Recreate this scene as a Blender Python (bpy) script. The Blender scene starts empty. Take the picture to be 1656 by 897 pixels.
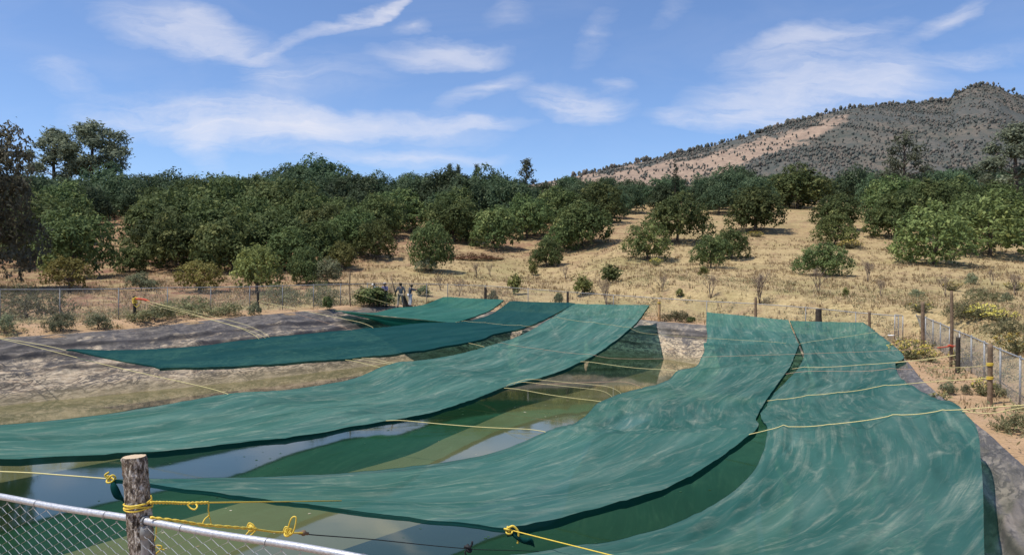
import bpy, math, random
import numpy as np
from mathutils import Vector, Matrix, noise as mnoise
R = math.radians
rng = np.random.default_rng(7)
random.seed(7)
scene = bpy.context.scene
COL = scene.collection

# ------------------------------------------------------------------ camera model (used to turn measurements into metres)
F, CX, CY, CAMZ = 1230.0, 828.0, 448.5, 5.6
PITCH = math.atan((448.5 - 440.0) / F)
def P(px, py, d):
    """world point at distance d (along +Y) seen at picture position px, py"""
    u = (px - CX) / F; v = (CY - py) / F
    cp, sp = math.cos(PITCH), math.sin(PITCH)
    y = cp + v * sp; z = v * cp - sp
    k = d / y
    return Vector((u * k, d, CAMZ + z * k))

# ------------------------------------------------------------------ object helpers
def mesh_np(name, V, faces=None, quads=None, tris=None):
    me = bpy.data.meshes.new(name)
    if faces is not None:
        me.from_pydata([tuple(v) for v in V], [], faces)
    else:
        V = np.asarray(V, dtype=np.float32)
        F_ = quads if quads is not None else tris
        F_ = np.asarray(F_, dtype=np.int32); k = F_.shape[1]
        me.vertices.add(len(V)); me.vertices.foreach_set('co', V.ravel())
        me.loops.add(F_.size); me.loops.foreach_set('vertex_index', F_.ravel())
        me.polygons.add(len(F_))
        me.polygons.foreach_set('loop_start', np.arange(0, F_.size, k, dtype=np.int32))
        me.polygons.foreach_set('loop_total', np.full(len(F_), k, dtype=np.int32))
        me.update(calc_edges=True)
    return me
def smooth(me, on=True):
    me.polygons.foreach_set('use_smooth', [on] * len(me.polygons))
def face_attr(me, name, vals):
    a = me.attributes.new(name, 'FLOAT', 'FACE'); a.data.foreach_set('value', np.asarray(vals, dtype=np.float32))
def vert_attr(me, name, vals):
    a = me.attributes.new(name, 'FLOAT', 'POINT'); a.data.foreach_set('value', np.asarray(vals, dtype=np.float32))
def vert_col(me, name, vals):
    a = me.attributes.new(name, 'FLOAT_COLOR', 'POINT')
    v = np.ones((len(vals), 4), dtype=np.float32); v[:, :3] = vals
    a.data.foreach_set('color', v.ravel())
def link(name, me, mat=None, parent=None, loc=None):
    o = bpy.data.objects.new(name, me); COL.objects.link(o)
    if mat is not None and me is not None and not me.materials: me.materials.append(mat)
    if parent is not None: o.parent = parent
    if loc is not None: o.location = loc
    return o
def tag(o, label=None, cat=None, group=None, kind=None):
    if label: o['label'] = label
    if cat: o['category'] = cat
    if group: o['group'] = group
    if kind: o['kind'] = kind
    return o
def empty(name, loc=(0, 0, 0), rz=0.0):
    o = bpy.data.objects.new(name, None); COL.objects.link(o)
    o.location = loc; o.rotation_euler = (0, 0, rz); o.empty_display_size = .3
    return o
def copy_tree(o, parent=None):
    c = o.copy(); COL.objects.link(c)
    if parent is not None: c.parent = parent
    for ch in list(o.children): copy_tree(ch, c)
    return c

class MB:
    """collects simple shapes into one mesh"""
    def __init__(s): s.v = []; s.f = []
    def add(s, V, Fc):
        b = len(s.v); s.v += [tuple(p) for p in V]; s.f += [tuple(i + b for i in f) for f in Fc]
    def tube(s, pts, rad, n=6, cap=True, twist=0.0):
        pts = [Vector(p) for p in pts]; m = len(pts)
        if not hasattr(rad, '__len__'): rad = [rad] * m
        V = []; up = None
        for i, p in enumerate(pts):
            t = (pts[min(i + 1, m - 1)] - pts[max(i - 1, 0)])
            if t.length < 1e-9: t = Vector((0, 0, 1))
            t.normalize()
            if up is None:
                a = Vector((0, 0, 1)) if abs(t.z) < .9 else Vector((1, 0, 0))
                up = (a - t * a.dot(t)).normalized()
            else:
                up = up - t * up.dot(t)
                if up.length < 1e-6: up = Vector((1, 0, 0)) - t * t.x
                up.normalize()
            w = t.cross(up)
            for k in range(n):
                a = 2 * math.pi * k / n + twist * i
                V.append(p + (up * math.cos(a) + w * math.sin(a)) * rad[i])
        Fc = []
        for i in range(m - 1):
            for k in range(n):
                k2 = (k + 1) % n
                Fc.append((i * n + k, i * n + k2, (i + 1) * n + k2, (i + 1) * n + k))
        if cap:
            Fc.append(tuple(range(n - 1, -1, -1))); Fc.append(tuple((m - 1) * n + k for k in range(n)))
        s.add(V, Fc)
    def box(s, c, size, rot=None):
        hx, hy, hz = [q / 2 for q in size]
        V = [Vector((x, y, z)) for x in (-hx, hx) for y in (-hy, hy) for z in (-hz, hz)]
        if rot is not None: V = [rot @ v for v in V]
        V = [v + Vector(c) for v in V]
        s.add(V, [(0, 1, 3, 2), (4, 6, 7, 5), (0, 4, 5, 1), (2, 3, 7, 6), (0, 2, 6, 4), (1, 5, 7, 3)])
    def ball(s, c, r, nu=10, nv=7, sc=(1, 1, 1)):
        V = []; Fc = []
        for j in range(nv + 1):
            th = math.pi * j / nv
            for i in range(nu):
                ph = 2 * math.pi * i / nu
                V.append((c[0] + r * sc[0] * math.sin(th) * math.cos(ph), c[1] + r * sc[1] * math.sin(th) * math.sin(ph), c[2] + r * sc[2] * math.cos(th)))
        for j in range(nv):
            for i in range(nu):
                i2 = (i + 1) % nu
                Fc.append((j * nu + i, (j + 1) * nu + i, (j + 1) * nu + i2, j * nu + i2))
        s.add(V, Fc)
    def lathe(s, prof, n=20, c=(0, 0, 0)):
        V = []; Fc = []
        for r, z in prof:
            for k in range(n):
                a = 2 * math.pi * k / n
                V.append((c[0] + r * math.cos(a), c[1] + r * math.sin(a), c[2] + z))
        for i in range(len(prof) - 1):
            for k in range(n):
                k2 = (k + 1) % n
                Fc.append((i * n + k, i * n + k2, (i + 1) * n + k2, (i + 1) * n + k))
        s.add(V, Fc)
    def mesh(s, name, sm=True):
        me = bpy.data.meshes.new(name); me.from_pydata(s.v, [], s.f); me.update()
        if sm: smooth(me)
        return me
    def build(s, name, mat, parent=None, sm=True):
        return link(name, s.mesh(name, sm), mat, parent)

def crom(pts, n=8, closed=False):
    pts = [Vector(p) for p in pts]; m = len(pts); out = []
    rngi = range(m if closed else m - 1)
    for i in rngi:
        if closed: p0, p1, p2, p3 = pts[(i - 1) % m], pts[i], pts[(i + 1) % m], pts[(i + 2) % m]
        else: p0, p1, p2, p3 = pts[max(i - 1, 0)], pts[i], pts[i + 1], pts[min(i + 2, m - 1)]
        for k in range(n):
            t = k / n
            out.append(.5 * ((2 * p1) + (p2 - p0) * t + (2 * p0 - 5 * p1 + 4 * p2 - p3) * t * t + (3 * p1 - p0 - 3 * p2 + p3) * t ** 3))
    if not closed: out.append(pts[-1])
    return out

# ------------------------------------------------------------------ material helpers
class Mat:
    def __init__(s, name):
        s.m = bpy.data.materials.new(name); s.m.use_nodes = True
        s.t = s.m.node_tree; s.t.nodes.clear(); s.out = s.n('ShaderNodeOutputMaterial')
    def n(s, typ, **kw):
        nd = s.t.nodes.new(typ)
        for k, v in kw.items(): setattr(nd, k, v)
        return nd
    def l(s, a, b): s.t.links.new(a, b); return s
    def pos(s): return s.n('ShaderNodeNewGeometry').outputs['Position']
    def obj(s): return s.n('ShaderNodeTexCoord').outputs['Object']
    def mapping(s, src, sc=(1, 1, 1), rot=(0, 0, 0), loc=(0, 0, 0)):
        m = s.n('ShaderNodeMapping'); s.l(src, m.inputs['Vector'])
        m.inputs['Scale'].default_value = sc; m.inputs['Rotation'].default_value = rot; m.inputs['Location'].default_value = loc
        return m.outputs[0]
    def noise(s, src, scale=1, detail=4, rough=.55, dist=0):
        nd = s.n('ShaderNodeTexNoise'); s.l(src, nd.inputs['Vector'])
        nd.inputs['Scale'].default_value = scale; nd.inputs['Detail'].default_value = detail
        nd.inputs['Roughness'].default_value = rough; nd.inputs['Distortion'].default_value = dist
        return nd.outputs['Fac']
    def voro(s, src, scale=1, feature='F1'):
        nd = s.n('ShaderNodeTexVoronoi', feature=feature); s.l(src, nd.inputs['Vector']); nd.inputs['Scale'].default_value = scale
        return nd.outputs['Distance']
    def ramp(s, fac, stops, interp='LINEAR'):
        r = s.n('ShaderNodeValToRGB'); s.l(fac, r.inputs[0]); cr = r.color_ramp; cr.interpolation = interp
        while len(cr.elements) < len(stops): cr.elements.new(.5)
        for e, (p, c) in zip(cr.elements, stops):
            e.position = p; e.color = (c, c, c, 1) if not hasattr(c, '__len__') else (*c, 1)
        return r.outputs[0]
    def mix(s, fac, a, b, blend='MIX'):
        m = s.n('ShaderNodeMix', data_type='RGBA', blend_type=blend)
        for val, i in ((fac, 0), (a, 6), (b, 7)):
            if isinstance(val, (int, float)): m.inputs[i].default_value = val if i == 0 else (val, val, val, 1)
            elif isinstance(val, (tuple, list)): m.inputs[i].default_value = (*val, 1)
            else: s.l(val, m.inputs[i])
        return m.outputs[2]
    def math(s, op, a, b=None, c=None, clamp=False):
        m = s.n('ShaderNodeMath', operation=op, use_clamp=clamp)
        for i, v in enumerate((a, b, c)):
            if v is None: continue
            if isinstance(v, (int, float)): m.inputs[i].default_value = v
            else: s.l(v, m.inputs[i])
        return m.outputs[0]
    def attr(s, name, out='Fac'): return s.n('ShaderNodeAttribute', attribute_name=name).outputs[out]
    def bump(s, h, strength=.3, dist=.05):
        b = s.n('ShaderNodeBump'); s.l(h, b.inputs['Height']); b.inputs['Strength'].default_value = strength; b.inputs['Distance'].default_value = dist
        return b.outputs[0]
    def princ(s, col, rough=.8, metal=0, normal=None, spec=.3):
        p = s.n('ShaderNodeBsdfPrincipled')
        if isinstance(col, tuple): p.inputs['Base Color'].default_value = (*col, 1)
        else: s.l(col, p.inputs['Base Color'])
        if isinstance(rough, (int, float)): p.inputs['Roughness'].default_value = rough
        else: s.l(rough, p.inputs['Roughness'])
        p.inputs['Metallic'].default_value = metal; p.inputs['Specular IOR Level'].default_value = spec
        if normal is not None: s.l(normal, p.inputs['Normal'])
        return p.outputs[0]
    def done(s, sh): s.l(sh, s.out.inputs[0]); return s.m

def simple(name, c1, c2, scale=5, rough=.8, metal=0, bump=0, spec=.3):
    m = Mat(name); o = m.obj()
    f = m.noise(o, scale, 5, .6); c = m.mix(m.ramp(f, [(.35, 0), (.65, 1)]), c1, c2)
    return m.done(m.princ(c, rough, metal, m.bump(f, bump, .02) if bump else None, spec))

M = {}
def foliage(name, dark, mid, light, trans=.30):
    m = Mat(name)
    tone = m.attr('tone'); rnd = m.n('ShaderNodeObjectInfo').outputs['Random']
    col = m.ramp(tone, [(0, dark), (.55, mid), (1, light)])
    hs = m.n('ShaderNodeHueSaturation'); m.l(col, hs.inputs['Color'])
    m.l(m.math('MULTIPLY_ADD', rnd, .035, .482), hs.inputs['Hue'])
    m.l(m.math('MULTIPLY_ADD', rnd, .75, .66), hs.inputs['Value'])
    d = m.princ(hs.outputs[0], .7, 0, None, .12)
    tr = m.n('ShaderNodeBsdfTranslucent'); m.l(hs.outputs[0], tr.inputs[0])
    mx = m.n('ShaderNodeMixShader'); mx.inputs[0].default_value = trans
    m.l(d, mx.inputs[1]); m.l(tr.outputs[0], mx.inputs[2])
    return m.done(mx.outputs[0])
M['avocado'] = foliage('avocado_leaves', (.060, .086, .032), (.112, .142, .050), (.25, .262, .095))
M['hazeleaf'] = foliage('haze_tinted_avocado_leaves', (.046, .074, .038), (.086, .120, .060), (.175, .205, .105))  # far trees only: bluish tint of distance put into the leaf colour
M['sunnyleaf'] = foliage('sunlit_avocado_leaves', (.088, .112, .040), (.150, .178, .060), (.285, .295, .10))
M['lightleaf'] = foliage('light_green_leaves', (.105, .118, .04), (.18, .19, .06), (.31, .30, .10))
M['yellowleaf'] = foliage('yellow_green_leaves', (.17, .17, .05), (.29, .27, .075), (.42, .38, .12))
M['greyleaf'] = foliage('grey_green_leaves', (.13, .145, .08), (.205, .215, .12), (.31, .31, .19))
M['brownleaf'] = foliage('brownish_leaves', (.098, .098, .062), (.160, .156, .10), (.25, .232, .15), .35)
M['pineleaf'] = foliage('pine_needles', (.10, .115, .075), (.165, .18, .115), (.25, .265, .17))
M['cypressleaf'] = foliage('cypress_leaves', (.015, .026, .015), (.03, .042, .022), (.05, .065, .03))
M['olive'] = foliage('olive_scrub_leaves', (.125, .128, .062), (.20, .195, .095), (.31, .28, .15))
M['flower'] = foliage('yellow_flowers', (.34, .26, .05), (.48, .38, .08), (.60, .50, .15), .1)
M['dryleaf'] = foliage('dry_grass_blades', (.24, .17, .09), (.42, .32, .17), (.58, .47, .28), .2)
M['redtwig'] = foliage('dry_red_brush', (.09, .04, .025), (.16, .075, .05), (.25, .14, .09), .1)
M['bark'] = simple('tree_bark', (.06, .045, .035), (.16, .125, .10), 6, .95, 0, .5)
M['twig'] = simple('bare_twigs', (.16, .12, .09), (.26, .20, .15), 8, .95)
M['palewood'] = simple('sunlit_raw_wood', (.40, .24, .11), (.55, .36, .18), 9, .85, 0, .3)
M['wood'] = simple('weathered_wood', (.13, .085, .05), (.24, .165, .105), 9, .9, 0, .4)
M['darkwood'] = simple('dark_wood', (.03, .024, .02), (.07, .055, .04), 9, .9, 0, .4)
M['galv'] = simple('galvanised_steel', (.24, .24, .24), (.36, .36, .35), 14, .55, .3)
M['galvdull'] = simple('dull_galvanised_steel', (.20, .20, .19), (.30, .30, .29), 10, .6, .25)
M['rail'] = simple('bright_galvanised_pipe', (.42, .42, .43), (.60, .60, .61), 60, .42, .45, .15, .5)
M['wire'] = simple('fence_wire', (.34, .34, .34), (.50, .50, .50), 20, .45, .4)
M['yrope'] = simple('yellow_rope', (.62, .42, .04), (.80, .60, .10), 60, .6)
M['frope'] = simple('sun_bleached_yellow_rope', (.55, .46, .18), (.70, .61, .30), 60, .7)
M['prope'] = simple('pale_yellow_rope', (.55, .46, .20), (.70, .60, .32), 60, .7)
M['orope'] = simple('orange_faded_rope', (.45, .27, .17), (.55, .36, .24), 60, .7)
M['black'] = simple('black_cord', (.012, .012, .012), (.03, .03, .03), 30, .7)
M['red'] = simple('red_cloth', (.42, .06, .03), (.55, .10, .05), 20, .8)
M['white'] = simple('white_plastic', (.72, .72, .70), (.82, .82, .80), 10, .45, 0, 0, .5)
M['skin'] = simple('brown_skin', (.28, .15, .09), (.33, .19, .12), 10, .6)
M['hair'] = simple('black_hair', (.012, .01, .01), (.03, .025, .02), 20, .7)
def cloth(name, c): return simple(name, tuple(q * .8 for q in c), c, 12, .9)

# ------------------------------------------------------------------ pond outline: rim (x, y, z) and matching waterline (x, y)
RIM = [(5.5, 5.5, 2.2), (8.2, 11, 1.85), (9.8, 14.5, 1.8), (11.3, 18.4, 1.8), (14.0, 25.8, 1.8), (17.4, 34.0, 1.8), (18.6, 38.3, 1.85), (16.8, 43.4, 1.95),
       (12.6, 49.3, 2.08), (9.6, 52.6, 2.18), (4, 54.0, 2.5), (-3, 54.5, 2.9), (-9.6, 52, 3.12), (-15.3, 45, 2.95), (-19.7, 39.6, 2.6), (-23.5, 35, 2.5), (-30, 27, 2.5),
       (-27, 14, 2.4), (-15, 8, 2.4), (-5, 6.3, 2.35)]
WAT = [(4.0, 9.0), (5.7, 12.2), (7.2, 15.6), (8.8, 19.5), (11.5, 26.8), (14.6, 34.4), (15.2, 38), (13.8, 41.5),
       (10.8, 47.4), (8.6, 50.2), (3.4, 50.9), (-1.5, 51.2), (-5.2, 49.6), (-12.4, 41), (-17.0, 36.2), (-21.5, 32), (-27, 25),
       (-23.5, 15), (-13, 11), (-4, 9.5)]
NSEG = 50
rimc = np.array([tuple(p) for p in crom(RIM, NSEG, True)])
watc = np.array([tuple(p) for p in crom([(x, y, 0) for x, y in WAT], NSEG, True)])
FENCE_POLY = [(-42, 22), (-25.6, 38), (-10.3, 54), (-4.2, 58.5), (3.5, 58.8), (11, 57), (13.7, 53.5), (18.7, 48.5), (21.9, 43), (22.8, 42), (15, 22.5), (9.2, 8), (7.5, -20), (-42, -20)]

def sdist(X, Y, poly):
    """distance to a closed polygon, negative inside"""
    X = np.asarray(X, float); Y = np.asarray(Y, float)
    pa = np.array([p[:2] for p in poly], float); pb = np.roll(pa, -1, 0)
    best = np.full(X.shape, 1e18); ins = np.zeros(X.shape, bool)
    for (ax, ay), (bx, by) in zip(pa, pb):
        dx, dy = bx - ax, by - ay
        t = np.clip(((X - ax) * dx + (Y - ay) * dy) / max(dx * dx + dy * dy, 1e-12), 0, 1)
        best = np.minimum(best, (X - ax - t * dx) ** 2 + (Y - ay - t * dy) ** 2)
        c = (ay > Y) != (by > Y)
        xi = ax + (Y - ay) * dx / (dy if abs(dy) > 1e-12 else 1e-12)
        ins ^= c & (X < xi)
    d = np.sqrt(best)
    return np.where(ins, -d, d)
RIMLO = [tuple(p) for p in crom(RIM, 6, True)]
CTRL = np.array([(x, y, z - .04) for x, y, z in RIM] + [(-25.6, 38, 3.0), (-21.2, 42.6, 3.0), (-16.2, 47, 3.2), (-11, 52.3, 3.3), (-10.3, 54, 3.3), (-4.2, 58.5, 3.1), (3.5, 58.8, 2.7),
    (11, 57, 2.25), (13.7, 53.5, 2.1), (18.7, 48.5, 1.9), (21.9, 43, 1.68), (22.8, 42, 1.65), (15, 22.5, 1.6), (19, 32.2, 1.62), (11, 12.5, 1.7), (9, 7, 2.0), (7, 3, 2.4), (0, 2, 2.6), (-4, 3.5, 2.6),
    (-8, 2, 2.6), (-38, 30, 3.0), (-36, 10, 2.7), (0, -15, 2.6), (-15, 4, 2.6)])
def sstep(a, b, x):
    t = np.clip((x - a) / (b - a), 0, 1); return t * t * (3 - 2 * t)
_hy = np.array([-50, 54, 68, 88, 110, 150, 192, 215, 260, 900.]); _hz = np.array([0, 0, 1.1, 2.75, 6.3, 13.7, 19.4, 20.6, 21.0, 23.])
HY = np.arange(-50, 900, 1.0); HZ = np.interp(HY, _hy, _hz)
for _ in range(3): HZ = np.convolve(np.pad(HZ, 4, 'edge'), np.ones(9) / 9, 'valid')
def G(X, Y, detail=True):
    X = np.asarray(X, float); Y = np.asarray(Y, float)
    num = np.zeros(X.shape); den = np.zeros(X.shape)
    for x, y, z in CTRL:
        w = 1.0 / (((X - x) ** 2 + (Y - y) ** 2) ** 1.5 + .05); num += w * z; den += w
    base = num / den
    e = np.maximum(sdist(X, Y, FENCE_POLY), 0)
    bh = 1.55 * sstep(3, 16, X)
    bank = bh * sstep(.4, 4.5, e)
    sh = np.where(X < 0, 4 * np.clip(X / 14, -1, 0), -2 * np.clip(X / 15, 0, 1))
    hill = np.interp(Y - sh, HY, HZ) * np.clip(e / 6, 0, 1)
    und = .12 * np.sin(X * .31 + 1.3) * np.sin(Y * .27) + .22 * np.sin(X * .11 + .4) * np.cos(Y * .093 + 1)
    rows = .10 * np.sin((Y + .12 * X) * 2 * np.pi / 8.2)       # low planting terraces
    return base + bank + hill + (und + rows * sstep(74, 84, Y)) * sstep(1, 8, e)
def g1(x, y): return float(G(np.array([x]), np.array([y]))[0])
_ds = np.concatenate([np.arange(14, 90, .25), np.arange(90, 330, .7)])
def hit(px, py):
    """where the line of sight at px, py meets the ground"""
    a = P(px, py, 1.0)
    X = a.x * _ds; Z = CAMZ + (a.z - CAMZ) * _ds
    g = G(X, _ds)
    ok = np.where((Z < g) & (sdist(X, _ds, RIMLO) > 0))[0]
    if len(ok) == 0: return None
    d = _ds[ok[0]]
    return Vector((a.x * d, d, g1(a.x * d, d)))

# ------------------------------------------------------------------ ground
def axis(lo, hi, parts):
    out = []
    for a, b, st in parts: out += list(np.arange(a, b, st))
    return np.array(out + [hi])
xs = axis(-900, 900, [(-900, -200, 50), (-200, -80, 6), (-80, -40, 1.5), (-40, 40, .5), (40, 80, 1.5), (80, 200, 6), (200, 900, 50)])
ys = axis(-60, 900, [(-60, -6, 6), (-6, 80, .5), (80, 205, 1.5), (205, 260, 8), (260, 900, 40)])
GX, GY = np.meshgrid(xs, ys)
GZ = G(GX, GY)
sd = sdist(GX, GY, RIMLO)
GZ = np.where(sd < -.25, np.maximum(GZ - (-sd - .25) * 2.2 - .12, -1.6), GZ)
nz = np.array([mnoise.noise(Vector((x * .9, y * .9, 0))) + .5 * mnoise.noise(Vector((x * 2.3, y * 2.3, 4))) for x, y in zip(GX.ravel(), GY.ravel())]).reshape(GX.shape)
GZ = GZ + nz * .07 * np.clip((sd - .3) / 1.5, 0, 1)
ny, nx = GX.shape
V = np.stack([GX, GY, GZ], -1).reshape(-1, 3)
idx = np.arange(nx * ny).reshape(ny, nx)
quads = np.stack([idx[:-1, :-1], idx[:-1, 1:], idx[1:, 1:], idx[1:, :-1]], -1).reshape(-1, 4)
me = mesh_np('ground', V, quads=quads); smooth(me)
ef = sdist(GX, GY, FENCE_POLY)
litter = sstep(88, 112, GY) * .75 * (1 - .55 * sstep(5, 30, GX)) + sstep(-8, -22, GX) * sstep(2, 10, ef) * .95
vert_attr(me, 'litter', np.clip(litter, 0, 1).ravel())
vert_attr(me, 'dirt', (1 - sstep(-.5, 2.2, ef)).ravel())
m = Mat('dry_ground'); p = m.pos()
n1 = m.noise(p, .55, 6, .65); n2 = m.noise(p, 3.2, 6, .7); n3 = m.noise(p, .12, 3, .5); n4 = m.noise(p, 14, 3, .6)
grass = m.mix(m.ramp(n2, [(.35, 0), (.68, 1)]), (.28, .205, .098), (.54, .415, .215))
grass = m.mix(m.ramp(n1, [(.50, 0), (.66, 1)]), grass, (.30, .205, .115))
grass = m.mix(m.math('MULTIPLY', m.ramp(n3, [(.50, 0), (.62, 1)]), .5), grass, (.25, .225, .095))
soil = m.mix(m.ramp(n1, [(.35, 0), (.7, 1)]), (.36, .225, .125), (.48, .325, .20))
litterc = m.mix(m.ramp(n2, [(.4, 0), (.65, 1)]), (.14, .068, .044), (.33, .18, .115))
c = m.mix(m.math('MULTIPLY', m.attr('dirt'), m.ramp(n1, [(.3, .55), (.55, 1)])), grass, soil)
lf = m.math('MULTIPLY', m.attr('litter'), m.ramp(n1, [(.36, .15), (.6, 1)]))
c = m.mix(lf, c, litterc)
c = m.mix(m.math('MULTIPLY', m.ramp(n4, [(.3, 1), (.5, 0)]), .4), c, (.13, .09, .055))
gmat = m.done(m.princ(c, .95, 0, m.bump(m.math('ADD', n2, m.math('MULTIPLY', n4, .4)), .7, .12), .1))
tag(link('ground', me, gmat), kind='structure')

# ------------------------------------------------------------------ pond liner
def build_liner():
    N = len(rimc); prof = np.concatenate([[-.10], np.linspace(0, 1, 56), [1.15, 1.45, 1.9]])
    # resample along the perimeter to an even 0.16 m
    seg = np.linalg.norm(np.roll(rimc, -1, 0) - rimc, axis=1); cum = np.concatenate([[0], np.cumsum(seg)]); L = cum[-1]
    n = int(L / .17); s = np.linspace(0, L, n, endpoint=False)
    rc = np.vstack([rimc, rimc[:1]]); wc = np.vstack([watc, watc[:1]])
    r = np.stack([np.interp(s, cum, rc[:, k]) for k in range(3)], 1); w = np.stack([np.interp(s, cum, wc[:, k]) for k in range(3)], 1)
    V = np.zeros((len(prof), n, 3)); U = np.zeros((len(prof), n, 2)); FO = np.zeros((len(prof), n))
    for j, t in enumerate(prof):
        q = r + (w - r) * t
        if t < 0:
            q[:, 2] = r[:, 2] - .22
        elif t <= 1:
            zt = 1 - t
            prof_z = r[:, 2] * (zt ** .85) * 1.0
            q[:, 2] = prof_z + .07
            # soft rounded lip
            q[:, 2] -= .05 * math.exp(-(t / .06) ** 2) * 0
        else: q[:, 2] = .07 - (t - 1) * 2.2
        V[j] = q
        U[j, :, 0] = s; U[j, :, 1] = t * np.linalg.norm(w - r, axis=1) * 1.25
    for j, t in enumerate(prof):
        if t < 0: continue
        amp = .75 if t > .1 else .35
        for i in range(n):
            u, v = U[j, i]
            h = .085 * mnoise.noise(Vector((u * .55 + .5 * v, v * 1.5, 1.0)))
            a = mnoise.noise(Vector((u * .35 + v * .3, v * .9 - u * .12, 7.0)))
            h += .11 * (max(0, 1 - abs(a) * 6)) * (1 if t > .15 else .3)              # folds
            b_ = mnoise.noise(Vector((u * 1.1, v * 1.6, 3.0))); h += .035 * (1 - min(1, abs(b_) * 5))
            h += .022 * mnoise.noise(Vector((u * 2.2, v * 3.0, 5.0))) * (2.0 if t > .45 else .7)
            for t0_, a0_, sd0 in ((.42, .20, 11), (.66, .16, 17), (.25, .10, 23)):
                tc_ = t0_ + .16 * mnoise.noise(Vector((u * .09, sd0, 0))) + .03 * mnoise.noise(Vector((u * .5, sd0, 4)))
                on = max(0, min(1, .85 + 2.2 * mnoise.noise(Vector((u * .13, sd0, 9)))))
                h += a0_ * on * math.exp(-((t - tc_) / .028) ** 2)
                FO[j, i] = max(FO[j, i], min(1, on * 1.3) * math.exp(-((t - tc_ - .03) / .026) ** 2))  # mask for the shade painted along the lower side of each long fold
            V[j, i, 2] += h * amp
    m_, n_ = len(prof), n
    idx = np.arange(m_ * n_).reshape(m_, n_); idr = np.roll(idx, -1, 1)
    q = np.stack([idx[:-1], idx[1:], idr[1:], idr[:-1]], -1).reshape(-1, 4)
    me = mesh_np('pond_liner', V.reshape(-1, 3), quads=q); smooth(me)
    tt = np.repeat(prof, n_)
    vert_attr(me, 'down', np.clip(tt, 0, 1))
    xx = V.reshape(-1, 3); vert_attr(me, 'fold_shade', FO.ravel())
    at_ = me.attributes.new('luv', 'FLOAT_VECTOR', 'POINT'); at_.data.foreach_set('vector', np.concatenate([U.reshape(-1, 2), np.zeros((m_ * n_, 1))], 1).astype(np.float32).ravel())
    vert_attr(me, 'rightness', np.clip((xx[:, 0] - 4) / 9, 0, 1) * (xx[:, 1] < 39))
    return me
m = Mat('geomembrane_liner'); p = m.pos()
dn = m.attr('down'); rt = m.attr('rightness'); luv = m.attr('luv', 'Vector')
big = m.noise(m.mapping(luv, (.35, .8, 1)), 1, 4, .6, .4); med = m.noise(m.mapping(luv, (.9, 2.2, 1)), 1, 7, .68, .9); fine = m.noise(p, 7, 5, .7)
drip = m.noise(m.mapping(luv, (1.6, .35, 1), (0, 0, .15)), 1, 6, .65, .5)
dust = m.math('ADD', m.math('MULTIPLY', dn, .85), m.math('MULTIPLY', m.math('SUBTRACT', big, .5), .9))
dust = m.math('ADD', dust, m.math('MULTIPLY', m.math('SUBTRACT', med, .5), 1.7))
dust = m.math('ADD', dust, m.math('MULTIPLY', m.math('SUBTRACT', drip, .5), .7))
dust = m.math('SUBTRACT', dust, m.math('MULTIPLY', rt, .55))
df = m.ramp(dust, [(.30, 0), (.46, .75), (.66, .95)])
plastic = m.mix(m.ramp(med, [(.35, 0), (.65, 1)]), (.095, .082, .068), (.225, .192, .158))
plastic = m.mix(m.ramp(drip, [(.52, 0), (.72, .6)]), plastic, (.34, .28, .22))
dustc = m.mix(m.ramp(fine, [(.35, 0), (.68, 1)]), (.44, .34, .22), (.67, .54, .385))
dustc = m.mix(m.ramp(m.noise(m.mapping(luv, (.8, 2.0, 1), (0, 0, -.2)), 1.3, 6, .7, 1.0), [(.50, 0), (.62, .75)]), dustc, (.26, .175, .11))
c = m.mix(df, plastic, dustc)
wr = m.math('ABSOLUTE', m.math('SUBTRACT', m.noise(m.mapping(luv, (.9, 2.6, 1), (0, 0, .1)), 1.5, 4, .6, .7), .5))
wmask = m.ramp(m.noise(m.mapping(luv, (.3, .7, 1)), 1.0, 3, .6), [(.38, 0), (.50, 1)])
c = m.mix(m.math('MULTIPLY', m.math('MULTIPLY', m.ramp(wr, [(.0, 1), (.04, .7), (.07, 0)]), wmask), .85), c, (.055, .048, .042))
pat = m.math('MULTIPLY', m.ramp(m.noise(m.mapping(luv, (1.4, 3.0, 1)), 1.5, 6, .75, 1.2), [(.49, 0), (.56, 1)]), m.ramp(m.noise(m.mapping(luv, (.22, .6, 1)), 1.2, 3, .6), [(.42, 0), (.54, .9)]))
c = m.mix(pat, c, (.085, .075, .07))
c = m.mix(m.math('MULTIPLY', m.attr('fold_shade'), .9), c, (.045, .038, .034))  # shade under the long folds, painted dark into the liner colour
c = m.mix(m.ramp(dn, [(.88, 0), (.99, .6)]), c, (.21, .17, .09))
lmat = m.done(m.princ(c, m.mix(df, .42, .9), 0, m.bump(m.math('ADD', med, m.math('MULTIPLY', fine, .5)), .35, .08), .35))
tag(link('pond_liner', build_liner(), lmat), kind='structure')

# ------------------------------------------------------------------ water
m = Mat('pond_water'); p = m.pos()
w1 = m.noise(m.mapping(p, (.5, 1.3, 1)), 1.6, 3, .5); w2 = m.noise(p, .16, 4, .6)
wc = m.mix(m.ramp(w2, [(.38, 0), (.62, 1)]), (.094, .102, .040), (.120, .124, .056))
nrm = m.bump(w1, .035, .02)
df_ = m.n('ShaderNodeBsdfDiffuse'); m.l(wc, df_.inputs[0])
gl = m.n('ShaderNodeBsdfGlossy'); gl.inputs['Roughness'].default_value = .05; m.l(nrm, gl.inputs['Normal']); gl.inputs[0].default_value = (.96, .90, .82, 1)
fr = m.n('ShaderNodeFresnel'); fr.inputs['IOR'].default_value = 1.36; m.l(nrm, fr.inputs['Normal'])
mx = m.n('ShaderNodeMixShader'); m.l(m.math('MULTIPLY_ADD', fr.outputs[0], 1.25, .05, True), mx.inputs[0]); m.l(df_.outputs[0], mx.inputs[1]); m.l(gl.outputs[0], mx.inputs[2])
wmat = m.done(mx.outputs[0])
wr = watc[:, :2] + (rimc[:, :2] - watc[:, :2]) * .25
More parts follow.
